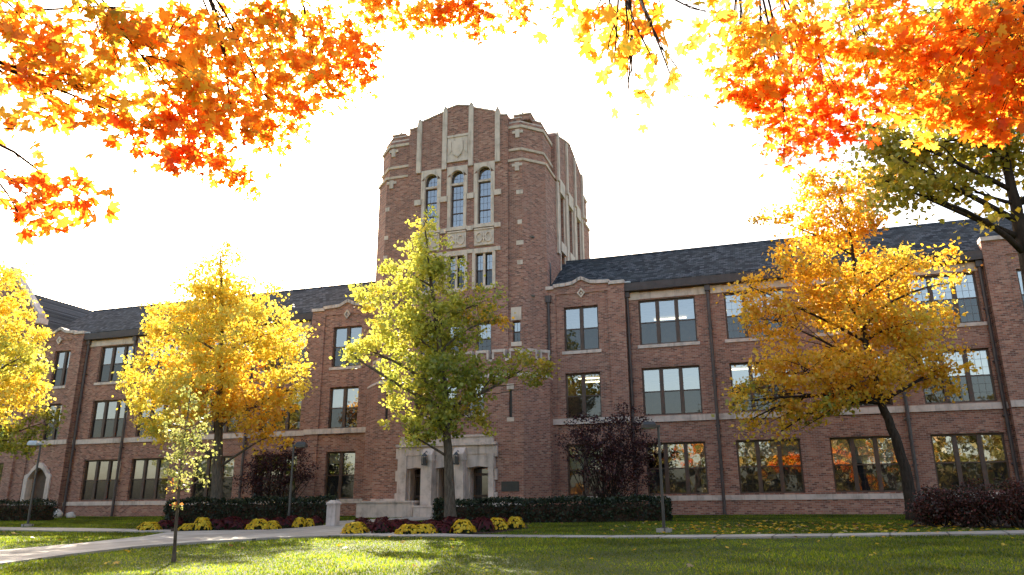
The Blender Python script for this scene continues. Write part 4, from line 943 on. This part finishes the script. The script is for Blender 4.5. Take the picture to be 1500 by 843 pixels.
GY = 'yellow mums in the beds'; GR = 'dark red mums in the beds'
for px, py, s, sz, lab in ((218, 778.5, 1.25, 1.0, 'yellow mum at the far left end of the left bed'), (276, 778, 1.0, .95, 'low yellow mum tucked against the tallest yellow mum of the left bed'), (295, 778.3, 1.15, 1.7, 'tallest yellow mum, in front of the golden tree trunk'),
      (378, 777.4, 1.15, 1.4, 'tall yellow mum in the left bed between golden tree and lamp post'), (398, 776.8, .8, 1.0, 'small yellow mum beside the tall one left of the lamp post'), (438, 774, .8, 1.1, 'yellow mum just right of the lamp post in the left bed'), (452, 773, .7, 1.1, 'last yellow mum of the left bed, nearest the brick pier'),
      (520, 783.5, 1.2, 1.15, 'yellow mum at the left corner of the right bed beside the walk'), (598, 784.3, 1.2, 1.15, 'left of the two touching yellow mums left of the green tree trunk'), (622, 783.6, 1.1, 1.05, 'right of the two touching yellow mums left of the green tree trunk'),
      (678, 782.5, 1.15, 1.25, 'yellow mum just right of the green tree trunk'), (728, 777.3, 1.05, 1.25, 'yellow mum second from the right end of the right bed'), (755, 775, .9, 1.1, 'yellow mum at the right end of the right bed by the hedge')):
    put(yel, px, py, s, sz, lab, GY)
LB = 'dark red mum among the other dark red mums of the left bed'; RB = 'dark red mum among the other dark red mums of the right bed'
for px, py, s in ((240, 775, 1), (258, 773, 1), (315, 777, 1), (333, 775.5, 1.1), (350, 777, 1), (340, 772.5, 1.2), (362, 774, 1.1), (420, 774, 1), (408, 771.8, 1.1), (462, 771, 1), (384, 772.2, 1.1), (428, 771.2, 1), (300, 772.5, 1.1)):
    put(redm, px, py, s, 1.15, LB, GR+', left')
for px, py, s in ((545, 780, 1.1), (560, 783, 1), (575, 779, 1.2), (530, 776, 1), (605, 778, 1.1), (640, 779, 1.1), (650, 783, 1), (630, 775.5, 1.2), (695, 777, 1), (712, 779.5, .9), (590, 774.5, 1.2), (560, 774.5, 1.1), (675, 775, 1.1), (705, 773.5, 1), (735, 772.5, 1), (660, 772.5, 1.1)):
    put(redm, px, py, s, 1.15, RB, GR+', right')

# brick pier and boulders
b = gnd(487, 772); b.z = gz(b.x, b.y); r = empty('stone_pier', b, 'short tan stone pier standing where the walk meets the left hedge', 'pier')
mb = MB(); mb.box(-.2, .2, -.2, .2, -.2, .88); mb.build('shaft', 'stone', r)
mb = MB(); mb.plan([(-.23, -.23), (.23, -.23), (.23, .23), (-.23, .23)], .88, .95); mb.plan([(-.23, -.23), (.23, -.23), (.23, .23), (-.23, .23)], .9501, 1.06, [(-.1, -.1), (.1, -.1), (.1, .1), (-.1, .1)]); mb.build('cap', 'stone', r)
def boulder(px, py, d, sx, sy, sz, seed, label):
    rng = np.random.default_rng(seed); b = at_d(px, py, d); b.z = gz(b.x, b.y); mb = MB(); n, k = 10, 14
    ph = rng.uniform(0, 6.28, 6)
    for i in range(n+1):
        for j in range(k):
            t = math.pi*i/n; q = 2*math.pi*j/k; rr = 1+.12*math.sin(2*q+ph[0])+.08*math.sin(3*q+2*t+ph[1])+.07*math.sin(5*t+ph[2]+q)
            mb.v.append((b.x*0+sx*rr*math.sin(t)*math.cos(q), sy*rr*math.sin(t)*math.sin(q), sz*.55+sz*rr*math.cos(t)))
    for i in range(n):
        for j in range(k): mb.f.append((i*k+j, (i+1)*k+j, (i+1)*k+(j+1) % k, i*k+(j+1) % k))
    o = mb.build('boulder', 'boulder', smooth=True); o.location = b; tag(o, label, 'rock', 'boulders by the wall')
boulder(84, 752, 50, .42, .35, .34, 1, 'large pale boulder on the grass at the left wall base')
boulder(104, 753, 50, .28, .26, .22, 2, 'smaller tan boulder beside the large pale one at the left wall')

# ------------------------------------------------------------------ grass blades and fallen leaves
def inside(px, py, poly):
    c = np.zeros(len(px), bool); n = len(poly)
    for i in range(n):
        (x0, y0), (x1, y1) = poly[i], poly[(i+1) % n]
        with np.errstate(divide='ignore', invalid='ignore'):
            hit = ((y0 > py) != (y1 > py)) & (px < (x1-x0)*(py-y0)/(y1-y0+1e-12)+x0)
        c ^= hit
    return c
WP = [[(gnd(x, y).x, gnd(x, y).y) for x, y in P] for P in WALKS+BEDS]
rng = np.random.default_rng(5)
def scatter(n, x0, x1, y0, y1, pw):
    y = y0+(y1-y0)*rng.uniform(0, 1, n)**pw; x = rng.uniform(x0, x1, n)
    # keep a wedge wider than the view, so a step aside still finds grass
    ang = np.arctan2(x, y); ok = (ang > R(-64)) & (ang < R(30))
    x, y = x[ok], y[ok]
    k = np.zeros(len(x), bool)
    for P in WP: k |= inside(x, y, P)
    return x[~k], y[~k]
x, y = scatter(520000, -45, 16, 9, 41, 1.7)
z = np.array(-1.5+.031*np.minimum(y, 41)) + np.where((y > 2) & (y < 24), .03*np.sin(x*.31+y*.17)*np.cos(y*.23-x*.11), 0)
n = len(x); h = rng.uniform(.025, .055, n)*(1+.25*np.sin(x*.7+1.3*np.sin(y*.5))); wd = .006+.0005*y
a = rng.uniform(0, 2*np.pi, n); lean = rng.normal(size=(n, 2))*.03
V = np.zeros((n, 3, 3)); V[:, 0] = np.stack([x-np.cos(a)*wd, y-np.sin(a)*wd, z-.01], 1); V[:, 1] = np.stack([x+np.cos(a)*wd, y+np.sin(a)*wd, z-.01], 1); V[:, 2] = np.stack([x+lean[:, 0], y+lean[:, 1], z+h], 1)
clump = .8+.35*np.sin(x*.9+1.7*np.sin(y*.8))*np.sin(y*1.1+.6*np.sin(x*1.3))+.15*np.sin(x*3.1)*np.sin(y*2.7)
gc_ = clump[:, None]*pick([(4, .18, .245, .010), (3, .25, .29, .013), (1.2, .34, .32, .035), (2, .09, .155, .012)], n, rng, .2)
tag(np_mesh('grass', V.reshape(-1, 3), 3, 'grass', None, gc_), 'short green lawn grass in front of the building', 'grass', kind='stuff')
x1, y1 = scatter(150, -30, 9, 10, 40, 1.2)
t4 = gnd(1330, 768); x2 = t4.x-2+rng.normal(size=520)*4; y2 = t4.y-2.5+rng.normal(size=520)*2.2
X = np.concatenate([x1, x2]); Y = np.concatenate([y1, y2]); ok = Y < 40.5; X, Y = X[ok], Y[ok]; n = len(X)
P = np.stack([X, Y, -1.5+.031*Y+.05], 1)
V = leaf_verts(P, .10, rng, MAPLE, 2.2, 0)
tag(np_mesh('fallen_leaves', V, len(MAPLE), 'leaf', None, pick(GOLD+[(2, .30, .14, .05), (2, .45, .33, .15)], n, rng)), 'brown and gold fallen leaves scattered over the grass', 'leaves', kind='stuff')
